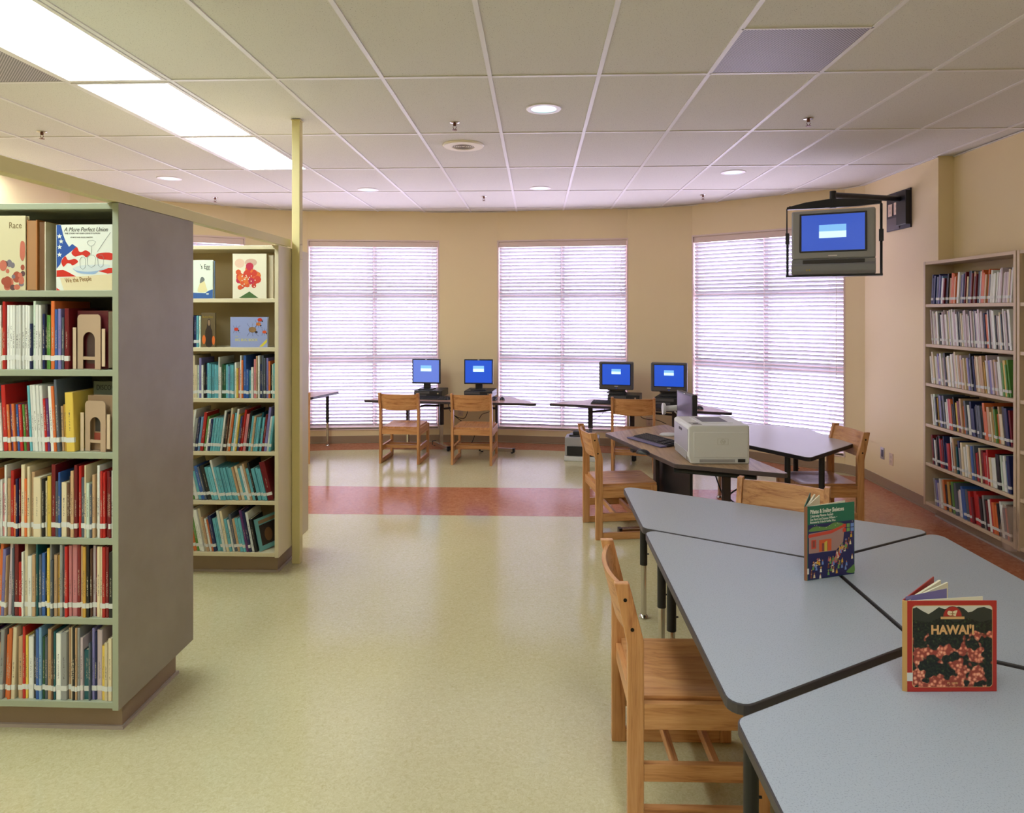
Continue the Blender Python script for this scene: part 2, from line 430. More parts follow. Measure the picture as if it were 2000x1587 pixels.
# ------------------------------------------------------------------ ceiling fittings
def troffer(kx, ky, label, group=None, ysplit=None):
    x0 = GX0 + 0.6096 * kx; y0 = GY0 + 1.2192 * ky; cx = x0 + 0.3048; cy = y0 + 0.6096
    t = empty('ceiling_light', (cx, cy, CZ - 0.004)); tag(t, label, 'ceiling light', 'fluorescent ceiling panels')
    f = MB()
    for a in (-1, 1):
        f.box(min(a * 0.29, a * 0.265), max(a * 0.29, a * 0.265), -0.595, 0.595, -0.006, 0.002)
        f.box(-0.265, 0.265, min(a * 0.595, a * 0.575), max(a * 0.595, a * 0.575), -0.006, 0.002)
    f.build('frame', M_GRID, t)
    MB().box(-0.265, 0.265, -0.575, 0.575, -0.003, 0.0).build('diffuser', M_LIT, t)
troffer(-4, -1, 'lit fluorescent panel nearest the camera in the left ceiling row')
troffer(-4, 0, 'middle lit fluorescent panel of the left ceiling row')
troffer(-4, 1, 'farthest lit fluorescent panel, partly behind the cream post')
for ky, l_ in ((-2, 'just behind'), (-3, 'farther behind'), (-4, 'farthest behind')): troffer(-4, ky, 'lit fluorescent panel of the left ceiling row, ' + l_ + ' the camera')
for ky, l_ in ((-3, 'nearer'), (-5, 'by the rear wall')): troffer(1, ky, 'added unseen fluorescent fill panel at right behind the camera, ' + l_)  # right-hand panels are unseen, added as fill light
troffer(-8, 1, 'lit fluorescent panel at the far left above the sage bookcase')
def vent(x0, x1, y0, y1, label):
    t = empty('return_air_grille', ((x0 + x1) / 2, (y0 + y1) / 2, CZ)); a = (x1 - x0) / 2 - 0.013; b = (y1 - y0) / 2 - 0.013
    tag(t, label, 'ceiling vent', 'perforated ceiling grilles')
    MB().box(-a, a, -b, b, -0.004, 0).build('perforated_panel', M_PERF, t)
    f = MB()
    for q in (-1, 1):
        f.box(-a - 0.012, a + 0.012, min(q * b, q * (b + 0.012)), max(q * b, q * (b + 0.012)), -0.006, 0)
    f.build('rim', M_GRID, t)
vent(GX0 + 0.6096 * 2, GX0 + 0.6096 * 3, GY0 - 0.6096, GY0, 'grey perforated ceiling grille at upper right above the tables')
vent(GX0 - 0.6096 * 5, GX0 - 0.6096 * 4, GY0 - 0.6096, GY0, 'perforated ceiling grille beside the nearest fluorescent panel')
def downlight(x, y, label):
    t = empty('downlight', (x, y, CZ)); tag(t, label, 'downlight', 'round recessed downlights')
    MB().lathe([(0.083, -0.006), (0.112, -0.006), (0.116, -0.001), (0.083, 0.0)], 32, M_WHT, cap=False).build('trim_ring', parent=t, smooth=True)
    MB().lathe([(0.084, -0.004), (0.075, -0.002), (0.02, -0.0005), (0.001, -0.0005)], 32, cap=False).build('reflector', M_CAN, t, smooth=True)
for x, y, l in ((0.047, 4.465, 'round downlight nearest the camera, above the open floor'), (1.867, 6.565, 'round downlight right of centre, nearest the television'),
                (0.038, 7.335, 'round downlight in front of the middle window'), (-1.828, 7.36, 'round downlight in front of the left window, right of cream post'),
                (-3.646, 6.666, 'round downlight at far left above the bookcase beam')): downlight(x, y, l)
t = empty('ceiling_speaker', (-0.582, 5.417, CZ)); tag(t, 'round cream ceiling speaker with a perforated centre', 'speaker')
MB().lathe([(0.165, 0), (0.165, -0.006), (0.155, -0.016), (0.09, -0.018), (0.088, -0.012), (0.001, -0.012)], 40, cap=False).build('housing', mat('speaker_cream', (244, 236, 218), 0.5), t, smooth=True)
g = MB()
for r in (0.02, 0.035, 0.05, 0.065, 0.08): g.lathe([(r - 0.003, -0.0125), (r - 0.003, -0.015), (r + 0.003, -0.015), (r + 0.003, -0.0125)], 32, cap=False)
g.build('grille_rings', mat('speaker_grille', (150, 138, 120), 0.5), t)
def sprinkler(x, y, label):
    t = empty('fire_sprinkler', (x, y, CZ)); tag(t, label, 'sprinkler', 'brass fire sprinklers')
    MB().lathe([(0.032, 0), (0.034, -0.003), (0.03, -0.006), (0.012, -0.009)], 20).build('escutcheon', M_CHR, t, smooth=True)
    g = MB(); g.lathe([(0.011, -0.008), (0.011, -0.022), (0.006, -0.026)], 12)
    for a in (-1, 1): g.tube([(a * 0.008, 0, -0.022), (a * 0.012, 0, -0.035), (a * 0.004, 0, -0.048), (0, 0, -0.05)], 0.0022, 6)
    g.lathe([(0.004, -0.05), (0.018, -0.052), (0.018, -0.054), (0.004, -0.055)], 16); g.build('sprinkler_head', M_BRS, t)
for x, y, l in ((-0.573, 4.769, 'fire sprinkler near the round ceiling speaker'), (1.862, 4.755, 'fire sprinkler on the right half of the ceiling, nearest the grille'),
                (-3.639, 4.904, 'fire sprinkler at far left beyond the nearest grille'), (-3.726, 7.80, 'small distant fire sprinkler left of the cream post'),
                (-0.605, 7.833, 'small distant fire sprinkler in front of the middle window'), (1.885, 7.819, 'small distant fire sprinkler in front of the right window')): sprinkler(x, y, l)

# ------------------------------------------------------------------ bookcases
def bookcase(name, M, width, depth, levels, top, mc, ms, mi, label, double=False, mid=None):
    # local: x to the right seen from the front, y into the case, front at y=0
    t = empty(name, (0, 0, 0)); t.matrix_world = M; tag(t, label, 'bookcase')
    sp = 0.026
    for x0 in (0, width - sp): MB().box(x0, x0 + sp, 0, depth, levels[0] - 0.032, top, M=None).build('side_panel', ms, t, 0.002)
    MB().box(sp, width - sp, 0.002, depth - 0.002, top - 0.026, top - 0.001).build('top_panel', mc, t, 0.002)
    back = depth / 2 if double else depth - 0.012
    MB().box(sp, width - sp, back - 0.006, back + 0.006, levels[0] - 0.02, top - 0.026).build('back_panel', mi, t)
    for z in levels:
        MB().box(sp, width - sp, 0.004, depth - 0.004 if double else back - 0.006, z - 0.026, z).build('shelf', mc, t, 0.002)
    MB().box(0.04, width - 0.04, 0.09, depth - (0.09 if double else 0.0), 0, levels[0] - 0.032).build('toe_kick', M_TOE, t)
    MB().box(0.03, width - 0.03, 0.078, depth - (0.078 if double else 0.0), 0, 0.014).build('toe_bead', mat('bead', (176, 160, 150), 0.4), t)
    return t
LV = [0.156, 0.493, 0.815, 1.162, 1.495, 1.815]
XA = -1.68
YA, YB = 2.69, 4.395
MA = Matrix.Translation((XA - 0.94, YA, 0)); MBm = Matrix.Translation((XA - 0.94, YB, 0))
M_DKI = mat('sage_inside_shaded', (88, 88, 76), 0.6)  # shadow inside the case painted as a darker sage
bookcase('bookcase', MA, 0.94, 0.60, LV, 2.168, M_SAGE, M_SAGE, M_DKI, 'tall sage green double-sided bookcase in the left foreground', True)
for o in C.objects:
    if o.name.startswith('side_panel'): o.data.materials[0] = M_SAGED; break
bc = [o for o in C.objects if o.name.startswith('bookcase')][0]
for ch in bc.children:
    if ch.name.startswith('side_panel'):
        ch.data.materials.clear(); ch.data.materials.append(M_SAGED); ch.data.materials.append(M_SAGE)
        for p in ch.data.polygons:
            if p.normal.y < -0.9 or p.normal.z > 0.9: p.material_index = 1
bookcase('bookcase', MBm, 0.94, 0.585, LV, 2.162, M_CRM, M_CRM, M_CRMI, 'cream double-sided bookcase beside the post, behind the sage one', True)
LVC = [0.128, 0.458, 0.786, 1.128, 1.458, 1.792]
MC = Matrix.Translation((3.285, 5.93, 0)) @ Matrix.Rotation(-PI / 2, 4, 'Z')
MC2 = Matrix.Translation((3.285, 4.80, 0)) @ Matrix.Rotation(-PI / 2, 4, 'Z')
M_BGE = mat('beige_paint', (208, 184, 154), 0.42)
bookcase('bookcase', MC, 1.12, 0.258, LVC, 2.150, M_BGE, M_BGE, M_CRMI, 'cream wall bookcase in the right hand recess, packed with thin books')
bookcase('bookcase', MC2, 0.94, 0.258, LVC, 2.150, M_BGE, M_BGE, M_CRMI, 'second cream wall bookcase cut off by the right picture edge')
# post and beam
t = empty('support_post', (-1.6505, 4.66, 0)); tag(t, 'slim cream post rising to the ceiling beside the cream bookcase', 'post')
MB().box(-0.0275, 0.0275, -0.03, 0.03, 0, CZ - 0.012).build('shaft', M_POST, t, 0.003)
MB().box(-0.032, 0.032, -0.035, 0.035, CZ - 0.012, CZ - 0.0065).build('ceiling_plate', M_POST, t)
g = MB()
for z in (2.09, 2.19):
    for y in (-0.014, 0.014): g.cyl((0.027, y, z), (0.030, y, z), 0.004, 10)
g.build('screws', M_OUT, t)
o = MB().box(-0.025, 0.025, -3.0, 1.975, 0, 0.052).build('tie_beam', M_POST, None, 0.002); o.location = (-1.707, 2.65, 2.170)
tag(o, 'long cream beam running over the bookcase ends to the post', 'beam')

# ------------------------------------------------------------------ books
PAL = {'w': (226, 226, 218), 'c': (222, 206, 170), 'b': (192, 156, 118), 'y': (222, 190, 84), 'm': (190, 146, 62), 'o': (214, 110, 56), 'r': (184, 36, 34),
       'R': (116, 26, 34), 'k': (26, 26, 30), 's': (84, 92, 104), 'n': (30, 38, 84), 'u': (52, 92, 160), 'U': (120, 160, 196), 't': (104, 178, 190),
       'T': (24, 88, 96), 'g': (88, 140, 62), 'G': (38, 84, 54), 'p': (206, 130, 134), 'P': (96, 50, 110), 'l': (128, 122, 178), 'e': (142, 142, 140),
       'B': (98, 66, 50), 'a': (200, 214, 196), 'q': (196, 178, 182)}
CN = {'w': 'white', 'c': 'cream', 'b': 'tan', 'y': 'yellow', 'm': 'mustard', 'o': 'orange', 'r': 'red', 'R': 'dark red', 'k': 'black', 's': 'slate grey',
      'n': 'navy', 'u': 'blue', 'U': 'light blue', 't': 'turquoise', 'T': 'dark teal', 'g': 'green', 'G': 'dark green', 'p': 'pink', 'P': 'purple',
      'l': 'lavender', 'e': 'grey', 'B': 'brown', 'a': 'pale green', 'q': 'pale pinkish'}
def cover_mat(c):
    n = 'cover_' + c
    if n in MATS: return MATS[n]
    rgb = PAL[c]; m = mat(n, rgb, 0.35); t = NT(m)
    lum = sum(rgb) / 3
    ink = (84, 78, 80) if lum > 130 else (190, 180, 158)
    co = t.co(); sx = t.n('ShaderNodeSeparateXYZ'); t.l(co, sx.inputs[0]); inf = t.n('ShaderNodeObjectInfo')
    z = sx.outputs['Z']; cb = t.n('ShaderNodeCombineXYZ')
    t.l(t.math('MULTIPLY', sx.outputs['X'], 420.0), cb.inputs[0]); t.l(t.math('MULTIPLY', z, 420.0), cb.inputs[2]); t.l(t.math('MULTIPLY', inf.outputs['Random'], 90.0), cb.inputs[1])
    nz = t.noise(cb.outputs[0], 1.0, 1)
    f = t.math('GREATER_THAN', nz, 0.54)
    f = t.math('MULTIPLY', f, t.math('LESS_THAN', sx.outputs['Y'], 0.0015))
    f = t.math('MULTIPLY', f, t.math('LESS_THAN', t.math('ABSOLUTE', sx.outputs['X']), 0.0022))
    hi = t.math('ADD', t.math('MULTIPLY', inf.outputs['Random'], 0.05), 0.14)
    f = t.math('MULTIPLY', f, t.math('LESS_THAN', z, hi)); f = t.math('MULTIPLY', f, t.math('GREATER_THAN', z, 0.085))
    hv = t.n('ShaderNodeHueSaturation'); hv.inputs['Color'].default_value = (*lin(rgb), 1)
    t.l(t.math('ADD', t.math('MULTIPLY', inf.outputs['Random'], 0.3), 0.82), hv.inputs['Value'])
    t.base(t.mix(f, hv.outputs[0], ink)); return m
def book_geo(mb, t, h, d, m, M=None):
    e = 0.0018
    poly = [(-t / 2, d), (-t / 2, 0.0022), (-t / 2 + min(0.002, t / 4), 0), (t / 2 - min(0.002, t / 4), 0), (t / 2, 0.0022), (t / 2, d),
            (t / 2 - e, d), (t / 2 - e, 0.004), (-t / 2 + e, 0.004), (-t / 2 + e, d)]
    n = len(poly)
    vs = [(p[0], p[1], 0) for p in poly] + [(p[0], p[1], h) for p in poly]
    fs = [(i, (i + 1) % n, (i + 1) % n + n, i + n) for i in range(n)]
    for o in (0, n):
        q = [(0, 1, 8, 9), (1, 2, 3, 4), (1, 4, 7, 8), (4, 5, 6, 7)]
        fs += [tuple(o + i for i in f) for f in q]
    mb.add(vs, fs, m, M)
def lbl_geo(mb, t, M=None, z=0.03):
    mb.box(-t / 2 - 0.0004, t / 2 + 0.0004, -0.0005, 0.009, z, z + 0.020, M_LBL, M)
ORD = lambda n: '%d%s' % (n, 'th' if 10 <= n % 100 <= 20 else {1: 'st', 2: 'nd', 3: 'rd'}.get(n % 10, 'th'))
def parse(spec, base_y, px):
    out = []
    for c, w, y, l in re.findall(r'([A-Za-z])([\d.]+)/(\d+)(?:@(-?[\d.]+))?', spec):
        out.append([c, float(w) * px, (base_y - float(y)) * px, float(l) if l else 0.0])
    return out
def layout(row, x_end, default_lean=0.0):
    # left to right, ends flush at x_end; lean>0 means top tips right
    x = 0.0; pos = []; prev = None
    for c, t, h, l in row:
        a = R(l if l else default_lean)
        if prev and math.tan(prev[0]) > math.tan(a) + 1e-6: x += min(prev[1], h) * (math.tan(prev[0]) - math.tan(a))
        pos.append((x, a)); x += (t + 0.0006) / math.cos(a); prev = (a, h)
    tot = x
    if prev and prev[0] > 0: tot += prev[1] * math.tan(prev[0])
    return [(x_end - tot + p, a) for p, a in pos]
def place_row(base, row, zs, x_end, lean, dmax, case_txt, shelf_txt, group, stuff=None, xmin=-9, lblz=0.03, jit=0.014, thin=0.93, fill=None):
    hm = 0.292
    for r in row:
        a_ = abs(R(r[3] if r[3] else lean)); r[2] = min(r[2], (hm - r[1] * math.sin(a_)) / math.cos(a_))
    if fill is not None:
        for _ in range(4):
            p_ = layout(row, x_end, lean); cur = sum(r[1] for r in row); k_ = (cur + p_[0][0] - fill) / cur
            for r in row: r[1] *= k_
    pos = layout(row, x_end, lean); n = len(row)
    for i, ((c, t, h, l), (x, a)) in enumerate(zip(row, pos)):
        if x < xmin: continue
        tt = t * thin; d = max(0.12, min(dmax, h * rnd.uniform(0.68, 0.86)))
        y = rnd.uniform(0.008, 0.008 + jit)
        M = base @ Matrix.Translation((0, y, zs + 0.0006))
        if a >= 0: M = M @ Matrix.Translation((x + t / math.cos(a), 0, 0)) @ Matrix.Rotation(a, 4, 'Y') @ Matrix.Translation((-t / 2, 0, 0))
        else: M = M @ Matrix.Translation((x, 0, 0)) @ Matrix.Rotation(a, 4, 'Y') @ Matrix.Translation((t / 2, 0, 0))
        if stuff is not None:
            book_geo(stuff, tt, h, d, cover_mat(c), M)
            stuff.box(-tt / 2 + 0.0018, tt / 2 - 0.0018, 0.004, d - 0.004, 0.002, h - 0.003, M_PAGE, M)
            if rnd.random() < 0.9: lbl_geo(stuff, tt, M, lblz)
            continue
        b = MB(); book_geo(b, tt, h, d, None); o = b.build('book', cover_mat(c)); o.matrix_world = M
        MB().box(-tt / 2 + 0.0018, tt / 2 - 0.0018, 0.004, d - 0.004, 0.002, h - 0.003).build('pages', M_PAGE, o)
        if rnd.random() < 0.94:
            g = MB(); lbl_geo(g, tt, None, lblz + rnd.choice((-0.003, 0, 0, 0, 0.002))); g.build('spine_label', M_LBL, o)
        size = 'thick' if tt > 0.022 else ('thin' if tt < 0.010 else '')
        tag(o, ('%s %s book, %s from the right on %s shelf of %s' % (size, CN[c], ORD(n - i), shelf_txt, case_txt)).strip(), 'book', group)

pa = 0.00208
A2 = "r6/602 w6/598 b5/640 r3/622 w6/596 w6/596 w6/597 w5/596 b4/640 r6/589 w5.5/596 w5.5/596 w5.5/596 w5.5/597 w5/596 w5/596 w5/596 w5/597 n3.5/632 a5/588 w6/595 w5/596 n4.5/613 k4/594 g4/615 g3.5/616 o7.5/588 u6/604 l6/603 s4/620 R8.5/602"
A3 = "w6/757@-3 w5/756@-3 w5/755@-3 w5/755@-3 U6/757@-3 e6/768@-3 w9/790@-3 r7/754@-3 o4.5/792@-3 P4.5/792@-3 o4.5/791@-3 u4/792@-3 r5/792@-3 g4.5/792@-3 R5/792@-3 t4/755@-3 w5/754@-3 w5.5/754@-3 w5.5/754@-3 w5/755@-3 r4/780@-3 P4/780@-3 w6/756@-3 o5/756@-3 s4.5/743@-3 b4/795@-2 m6/792@-2 y14/768@-2"
A4 = "g6/915 b6/930 B6/902 c4/912 y5/920 o8/918 b4/938 w4/938 p4/945 w4/909 b6/935 r6/920 o5/948 n4/935 R3/935 c7/908 o5/935 c5/911 b6/922 c14/932 k4/935 c3/940 y7/930 R8/906 s6/940 u4/922 c10/942 B5/945 B3/930 b6/919 R6/906 r5/910 s7/932 c3/906 a6/942 s4/945 b5/926 c3/940 w5/908 r5/919 r4/921 R6/920 R4/930 w3/918"
A5 = "e7/1080@5 c7/1075@5 w6/1062@4 u5/1075@3 y4/1080@3 o6/1063@2 l6/1077@2 b3/1090@2 q6/1067@2 s4/1075 R7/1062 r6/1102 w3/1082 c6/1067 w8/1090 b6/1087 T3/1067 s5/1088 u6/1085 k3/1090 y5/1075 e3/1065 s4/1097 b6/1087 m5/1088 e5/1064 s3/1070 r5/1070 p5/1069 p9/1066 R6/1065 b5/1069 m6/1070 k5/1064 B3/1075 q5/1069 R3/1075 c6/1070 c4/1070 r6/1070 R5/1070 k7/1080"
A6 = "P5/1250@3 l10/1255@2 q6/1250@2 r8/1268@2 b3/1262@2 e6/1235@2 o6/1248@2 o5/1233@2 c6/1222@2 b7/1250 r4/1222 y4/1248 w8/1250 k4/1238 u5/1235 U4/1225 G4/1250 s4/1250 b6/1234 B3/1240 T3/1238 w8/1242 e9/1240 b4/1232 c3/1221 k4/1224 b3/1221 e4/1222 q4/1250 T9/1275 s3/1260 l4/1232 n3/1240 q8/1235 y5/1265 c5/1258 c6/1250"
SAGE = 'the sage bookcase'
pos_names = ['bottom', 'fifth', 'fourth', 'third', 'second', 'top']
for spec, by, zi, xe, sh in ((A2, 721, 4, 0.94 - 0.215, 'second'), (A3, 883, 3, 0.94 - 0.185, 'third'), (A4, 1048, 2, 0.94 - 0.030, 'fourth'),
                             (A5, 1207, 1, 0.94 - 0.030, 'fifth'), (A6, 1371, 0, 0.94 - 0.034, 'bottom')):
    place_row(MA, parse(spec, by, pa), LV[zi], xe, 0, 0.26, SAGE, sh, 'books on the sage green bookcase', xmin=0.30, lblz=0.037, fill=0.34)
pb_ = 0.00332
def gen(cols, lo, hi, tlo, thi, seed, lean=0.0):
    q = random.Random(seed); out = []
    for c in cols:
        out.append([c, q.uniform(tlo, thi), q.uniform(lo, hi) + (0.035 if q.random() < 0.16 else 0), lean])
    return out
B3 = "k4/703 w3/697 c3/702 m4/700 y4/697 c4/697 c5/716 a4/716 l5/702 w4/716 k4/712 n3/714 t5/712 t4/714 t4/715 t4/715 t5/716 w3/700 w3/720 G4/714 G4/716 t5/715 U4/718 t4/716 t4/716 w4/711 y4/722 p3/722 w3/697 o4/706 u6/697 u5/724 t4/726 w5/720 p5/704 b3/698 w4/697 n4/714 s4/697 s4/702 l5/702 o4/708 k3/715 a3/714 t3/712"
B4 = "m4/815 c4/812 c4/804 w4/803 e5/820 n4/818 U5/818 r6/809 g4/817 w4/822 n4/822 t4/820 t5/820 t5/820 t5/819 w4/805 k3/808 B3/812 c4/800 o4/812 t4/810 w4/802 y3/812 u3/816 R3/816 r4/803 p6/812 k4/806 t5/816 b4/816 t4/818 t5/818 T3/808 t4/818 R4/812 l5/798 w4/816 t4/815"
B5 = "o4/925 t4/924 t4/926 g3/928 w5/907 t4/925 u5/914 s3/915 k6/914 t4/916 t5/916 w3/902 t4/916 t4/916 t4/917 t4/917 t4/916 t4/917 b3/915 c4/914 t4/918 w4/913 b3/908 t4/918 k3/906 t5/918 t4/917 t4/918 R8/905"
B6 = "U4/1012 t5/1010 t5/1012 o5/1005 g4/1015 w3/999 w4/1000 c4/998 b3/1014 w3/1018 o3/1020 n5/1012 t5/1018 t4/1016 w4/1001 c4/1002 t4/1018 w3/1020 s4/1009 b4/1018 t5/1016 t4/1016 P4/1000 n3/1001 w4/1005 k5/1018"
CREAM = 'the cream bookcase'
GB = 'books on the cream bookcase by the post'
place_row(MBm, parse(B3, 781, pb_), LV[3], 0.912, 0, 0.25, CREAM, 'third', GB, xmin=0.2, fill=0.30)
place_row(MBm, parse(B4, 885, pb_), LV[2], 0.912, 7, 0.25, CREAM, 'fourth', GB, xmin=0.2, fill=0.30)
place_row(MBm, parse(B5, 982, pb_), LV[1], 0.905, -14, 0.23, CREAM, 'fifth', GB, xmin=0.2, fill=0.30)
place_row(MBm, parse(B6, 1083, pb_), LV[0], 0.80, -11, 0.23, CREAM, 'bottom', GB, xmin=0.2, fill=0.30)
o = [['n', 0.017, 0.205, 0], ['t', 0.016, 0.207, 0], ['a', 0.013, 0.205, 0]]
place_row(MBm, [['s', 0.02, 0.21, 0], ['k', 0.02, 0.2, 0]] + o, LV[4], 0.416, 0, 0.2, CREAM, 'second', GB, xmin=0.2)

# right wall bookcase: the many thin books there are one stuff object, the larger ones are their own
st = MB()
rows_c = [("nnnusnlUwRkkboocobwlwnkRcksRbkRswlooboewwwwqwqwqqcqw", 0.125, 5, 0.20, 0.25),
          ("wqwqcwkkwqbqwclwwwqqwkecwqnqqwkqwnqwqwqnowkqwwkqwcsqwqkw", 1, -6, 0.235, 0.29),
          ("wqcwqlqcwqkcwcwqcwbqbcbwlwknbbcbbmwqlqbqwwgygg", 2, -8, 0.225, 0.285),
          ("wwakmslkswwrokkyRkboswknnksskoobcmkgobcknR", 3, -8, 0.205, 0.27),
          ("RkwRkkrRnnRrwkbBTnecwwcbusrRcRrwrcwwkkawwun", 4, -7, 0.205, 0.27),
          ("elwqwbokmkgPsqwuusrRrrRkekRwrookwwnrk", 5, -9, 0.19, 0.25)]
for k, (cols, _, lean, lo, hi) in enumerate(rows_c):
    W_ = 1.03 - (0.0 if k != 5 else 0.05)
    q = random.Random(40 + k); n = len(cols)
    tot_lean = hi * math.tan(R(abs(lean)))
    t0 = (W_ - tot_lean - 0.05) / n * math.cos(R(lean))
    row = [[c, t0 * q.uniform(0.6, 1.35), q.uniform(lo, hi), 0] for c in cols]
    sc = (W_ - tot_lean - 0.03) * math.cos(R(lean)) / sum(r[1] for r in row)
    for r in row: r[1] *= sc * 0.97
    xe = 1.12 - 0.035 - (0 if lean > 0 else 0.02)
    place_row(MC, row, LVC[5 - k], xe - (0.0 if k != 2 else 0.02), lean, 0.21, '', '', '', stuff=st, xmin=0.028)
o = st.build('shelved_books'); tag(o, 'tightly packed thin books filling the right hand wall bookcase', 'books', kind='stuff')
q = random.Random(5); row2 = [[q.choice('wqbrkRscnm'), q.uniform(0.01, 0.022), q.uniform(0.19, 0.24), 0] for _ in range(6)]

# --- display books, covers facing out -----------------------------------------------------------
def flat(parent, name, poly, m, z, M):
    """thin printed shape lying on a cover; M maps local xy (cover plane) into book space"""
    b = MB(); b.prism(poly, z, z + 0.00025, m, M); return b
def cover_book(name, w, h, t, m_cover, M, label, cat='book', group=None, spine=None):
    # local: x right, z up, front cover at y=0, thickness into +y
    o = empty(name); o.matrix_world = M; tag(o, label, cat, group)
    MB().box(0, w, 0, 0.002, 0, h).build('front_cover', m_cover, o, 0.0006)
    MB().box(0, w, t - 0.002, t, 0, h).build('back_cover', m_cover, o, 0.0006)
    MB().box(-0.0015, 0.0008, 0, t, 0, h).build('spine', spine or m_cover, o)
    MB().box(0.001, w - 0.004, 0.002, t - 0.002, 0.003, h - 0.003).build('pages', M_PAGE, o)
    return o
PX = Matrix.Rotation(PI / 2, 4, 'X')       # text plane xy -> xz, facing -y
def pic(o, shapes, name='cover_picture', y=-0.0002):
    """shapes: (polygon in x,z ; material ; layer)"""
    b = MB()
    for idx, (poly, m, ly) in enumerate(shapes):
        yy = y - ly * 0.00016 - idx * 0.000012
        a = sum(poly[i][0] * poly[(i + 1) % len(poly)][1] - poly[(i + 1) % len(poly)][0] * poly[i][1] for i in range(len(poly)))
        if a < 0: poly = poly[::-1]
        b.add([(p[0], yy, p[1]) for p in poly], [tuple(range(len(poly)))], m)
    me = b.build(name, parent=o); return me
def smooth_poly(P, n=5):
    P = [Vector(p) for p in P]; N = len(P); out = []
    for i in range(N):
        p0, p1, p2, p3 = P[i - 1], P[i], P[(i + 1) % N], P[(i + 2) % N]
        for k in range(n):
            t = k / n; v = 0.5 * ((2 * p1) + (p2 - p0) * t + (2 * p0 - 5 * p1 + 4 * p2 - p3) * t * t + (3 * p1 - p0 - 3 * p2 + p3) * t ** 3); out.append((v.x, v.y))
    return out
def ell(cx, cz, rx, rz, n=14): return [(cx + rx * math.cos(2 * PI * i / n), cz + rz * math.sin(2 * PI * i / n)) for i in range(n)]
def star(cx, cz, r): return [(cx + (r if i % 2 == 0 else r * 0.42) * math.sin(PI * i / 5), cz + (r if i % 2 == 0 else r * 0.42) * math.cos(PI * i / 5)) for i in range(10)]
K = lambda n, c: mat('ink_' + n, c, 0.4)
def tr(x, z, y=-0.0005): return Matrix.Translation((x, y, z)) @ PX

# "A More Perfect Union"
s = 111 * 0.00208 / 111.0
o = cover_book('picture_book', 0.231, 0.266, 0.012, K('pale', (222, 226, 214)), MA @ Matrix.Translation((0.676, 0.012, LV[5] + 0.0005)),
               'picture book with a flag and glass cruets, face out on the sage bookcase')
w_, h_ = 0.231, 0.266
F = lambda P: [((x - 118) / 1105 * w_, (1437 - y) / 1285 * h_) for x, y in P]
pic(o, [(F([(118, 152), (205, 160), (250, 350), (300, 480), (365, 585), (430, 530), (515, 590), (440, 650), (330, 735), (230, 810), (190, 930), (118, 1015)]), K('flagblue', (40, 82, 158)), 0),
        (smooth_poly(F([(515, 590), (560, 670), (610, 690), (700, 655), (790, 720), (710, 790), (640, 745), (560, 760), (480, 775), (415, 700)])), K('flagred', (202, 44, 30)), 1),
        (smooth_poly(F([(290, 770), (340, 840), (400, 840), (480, 820), (545, 880), (440, 950), (400, 920), (330, 910), (255, 975), (215, 870)])), K('flagred', (202, 44, 30)), 1),
        (smooth_poly(F([(905, 740), (1010, 705), (1222, 715), (1222, 840), (1110, 840), (1000, 830), (920, 800)]), 3), K('flagred', (202, 44, 30)), 1),
        (F([(118, 1045), (250, 1035), (350, 1080), (440, 1130), (510, 1165), (118, 1175)]), K('flagred', (202, 44, 30)), 1),
        (F([(930, 1060), (1040, 1020), (1150, 1000), (1222, 1000), (1222, 1100), (1130, 1112), (1020, 1080)]), K('flagred', (202, 44, 30)), 1),
        (smooth_poly(F([(440, 1010), (560, 960), (800, 940), (1100, 930), (1180, 960), (1100, 1020), (900, 1070), (700, 1085), (520, 1060)])), K('tray', (204, 214, 214)), 1),
        (smooth_poly(F([(440, 1010), (520, 1050), (700, 1072), (900, 1060), (1100, 1010), (960, 1060), (860, 1120), (620, 1110), (520, 1080)])), K('trayblue', (150, 176, 208)), 2),
        (F([(185, 1190), (1222, 1120), (1222, 1437), (265, 1437)]), K('parch', (222, 208, 168)), 2), (F([(118, 1385), (195, 1437), (118, 1437)]), K('flagred', (202, 44, 30)), 3)]
    + [(star(*F([(x, y)])[0], 0.011), K('pale', (222, 226, 214)), 2) for x, y in ((178, 380), (180, 590), (178, 740), (210, 480))])
g = MB()
def pol(g, P, r=0.0006, y=-0.001): g.tube([(x, y, z) for x, z in F(P)], r, 5)
pol(g, [(725, 500), (760, 465), (840, 460), (895, 490), (860, 550), (805, 575), (750, 550), (725, 500)]); pol(g, [(810, 575), (815, 640), (805, 740)]); pol(g, [(1190, 305), (1050, 500), (930, 680)])
for cx, cy, rx in ((640, 900, 60), (810, 860, 85), (995, 860, 62)):
    pol(g, [(cx - rx, cy - 60), (cx - rx * 0.8, cy + 90), (cx, cy + 130), (cx + rx * 0.8, cy + 90), (cx + rx, cy - 60), (cx + rx * 0.5, cy - 110), (cx - rx * 0.5, cy - 110), (cx - rx, cy - 60)])
g.build('line_drawing', K('drawline', (140, 150, 150)), o)
INK = K('black', (36, 34, 34))
text_mesh('title_lettering', 'A More Perfect Union', 0.0250, INK, o, tr(0.031, 0.238), shear=0.3, sx=0.80)
text_mesh('subtitle_lettering', 'THE STORY OF OUR CONSTITUTION', 0.0086, INK, o, tr(0.033, 0.2275), sx=1.02)
text_mesh('author_lettering', 'BY BETSY AND GIULIO MAESTRO', 0.0062, INK, o, tr(0.058, 0.2125), sx=1.0)
text_mesh('parchment_lettering', 'We the People', 0.027, K('sepia', (150, 110, 66)), o, tr(0.038, 0.030, -0.0014) @ Matrix.Rotation(R(5), 4, 'Z'), shear=-0.2, sx=0.66)

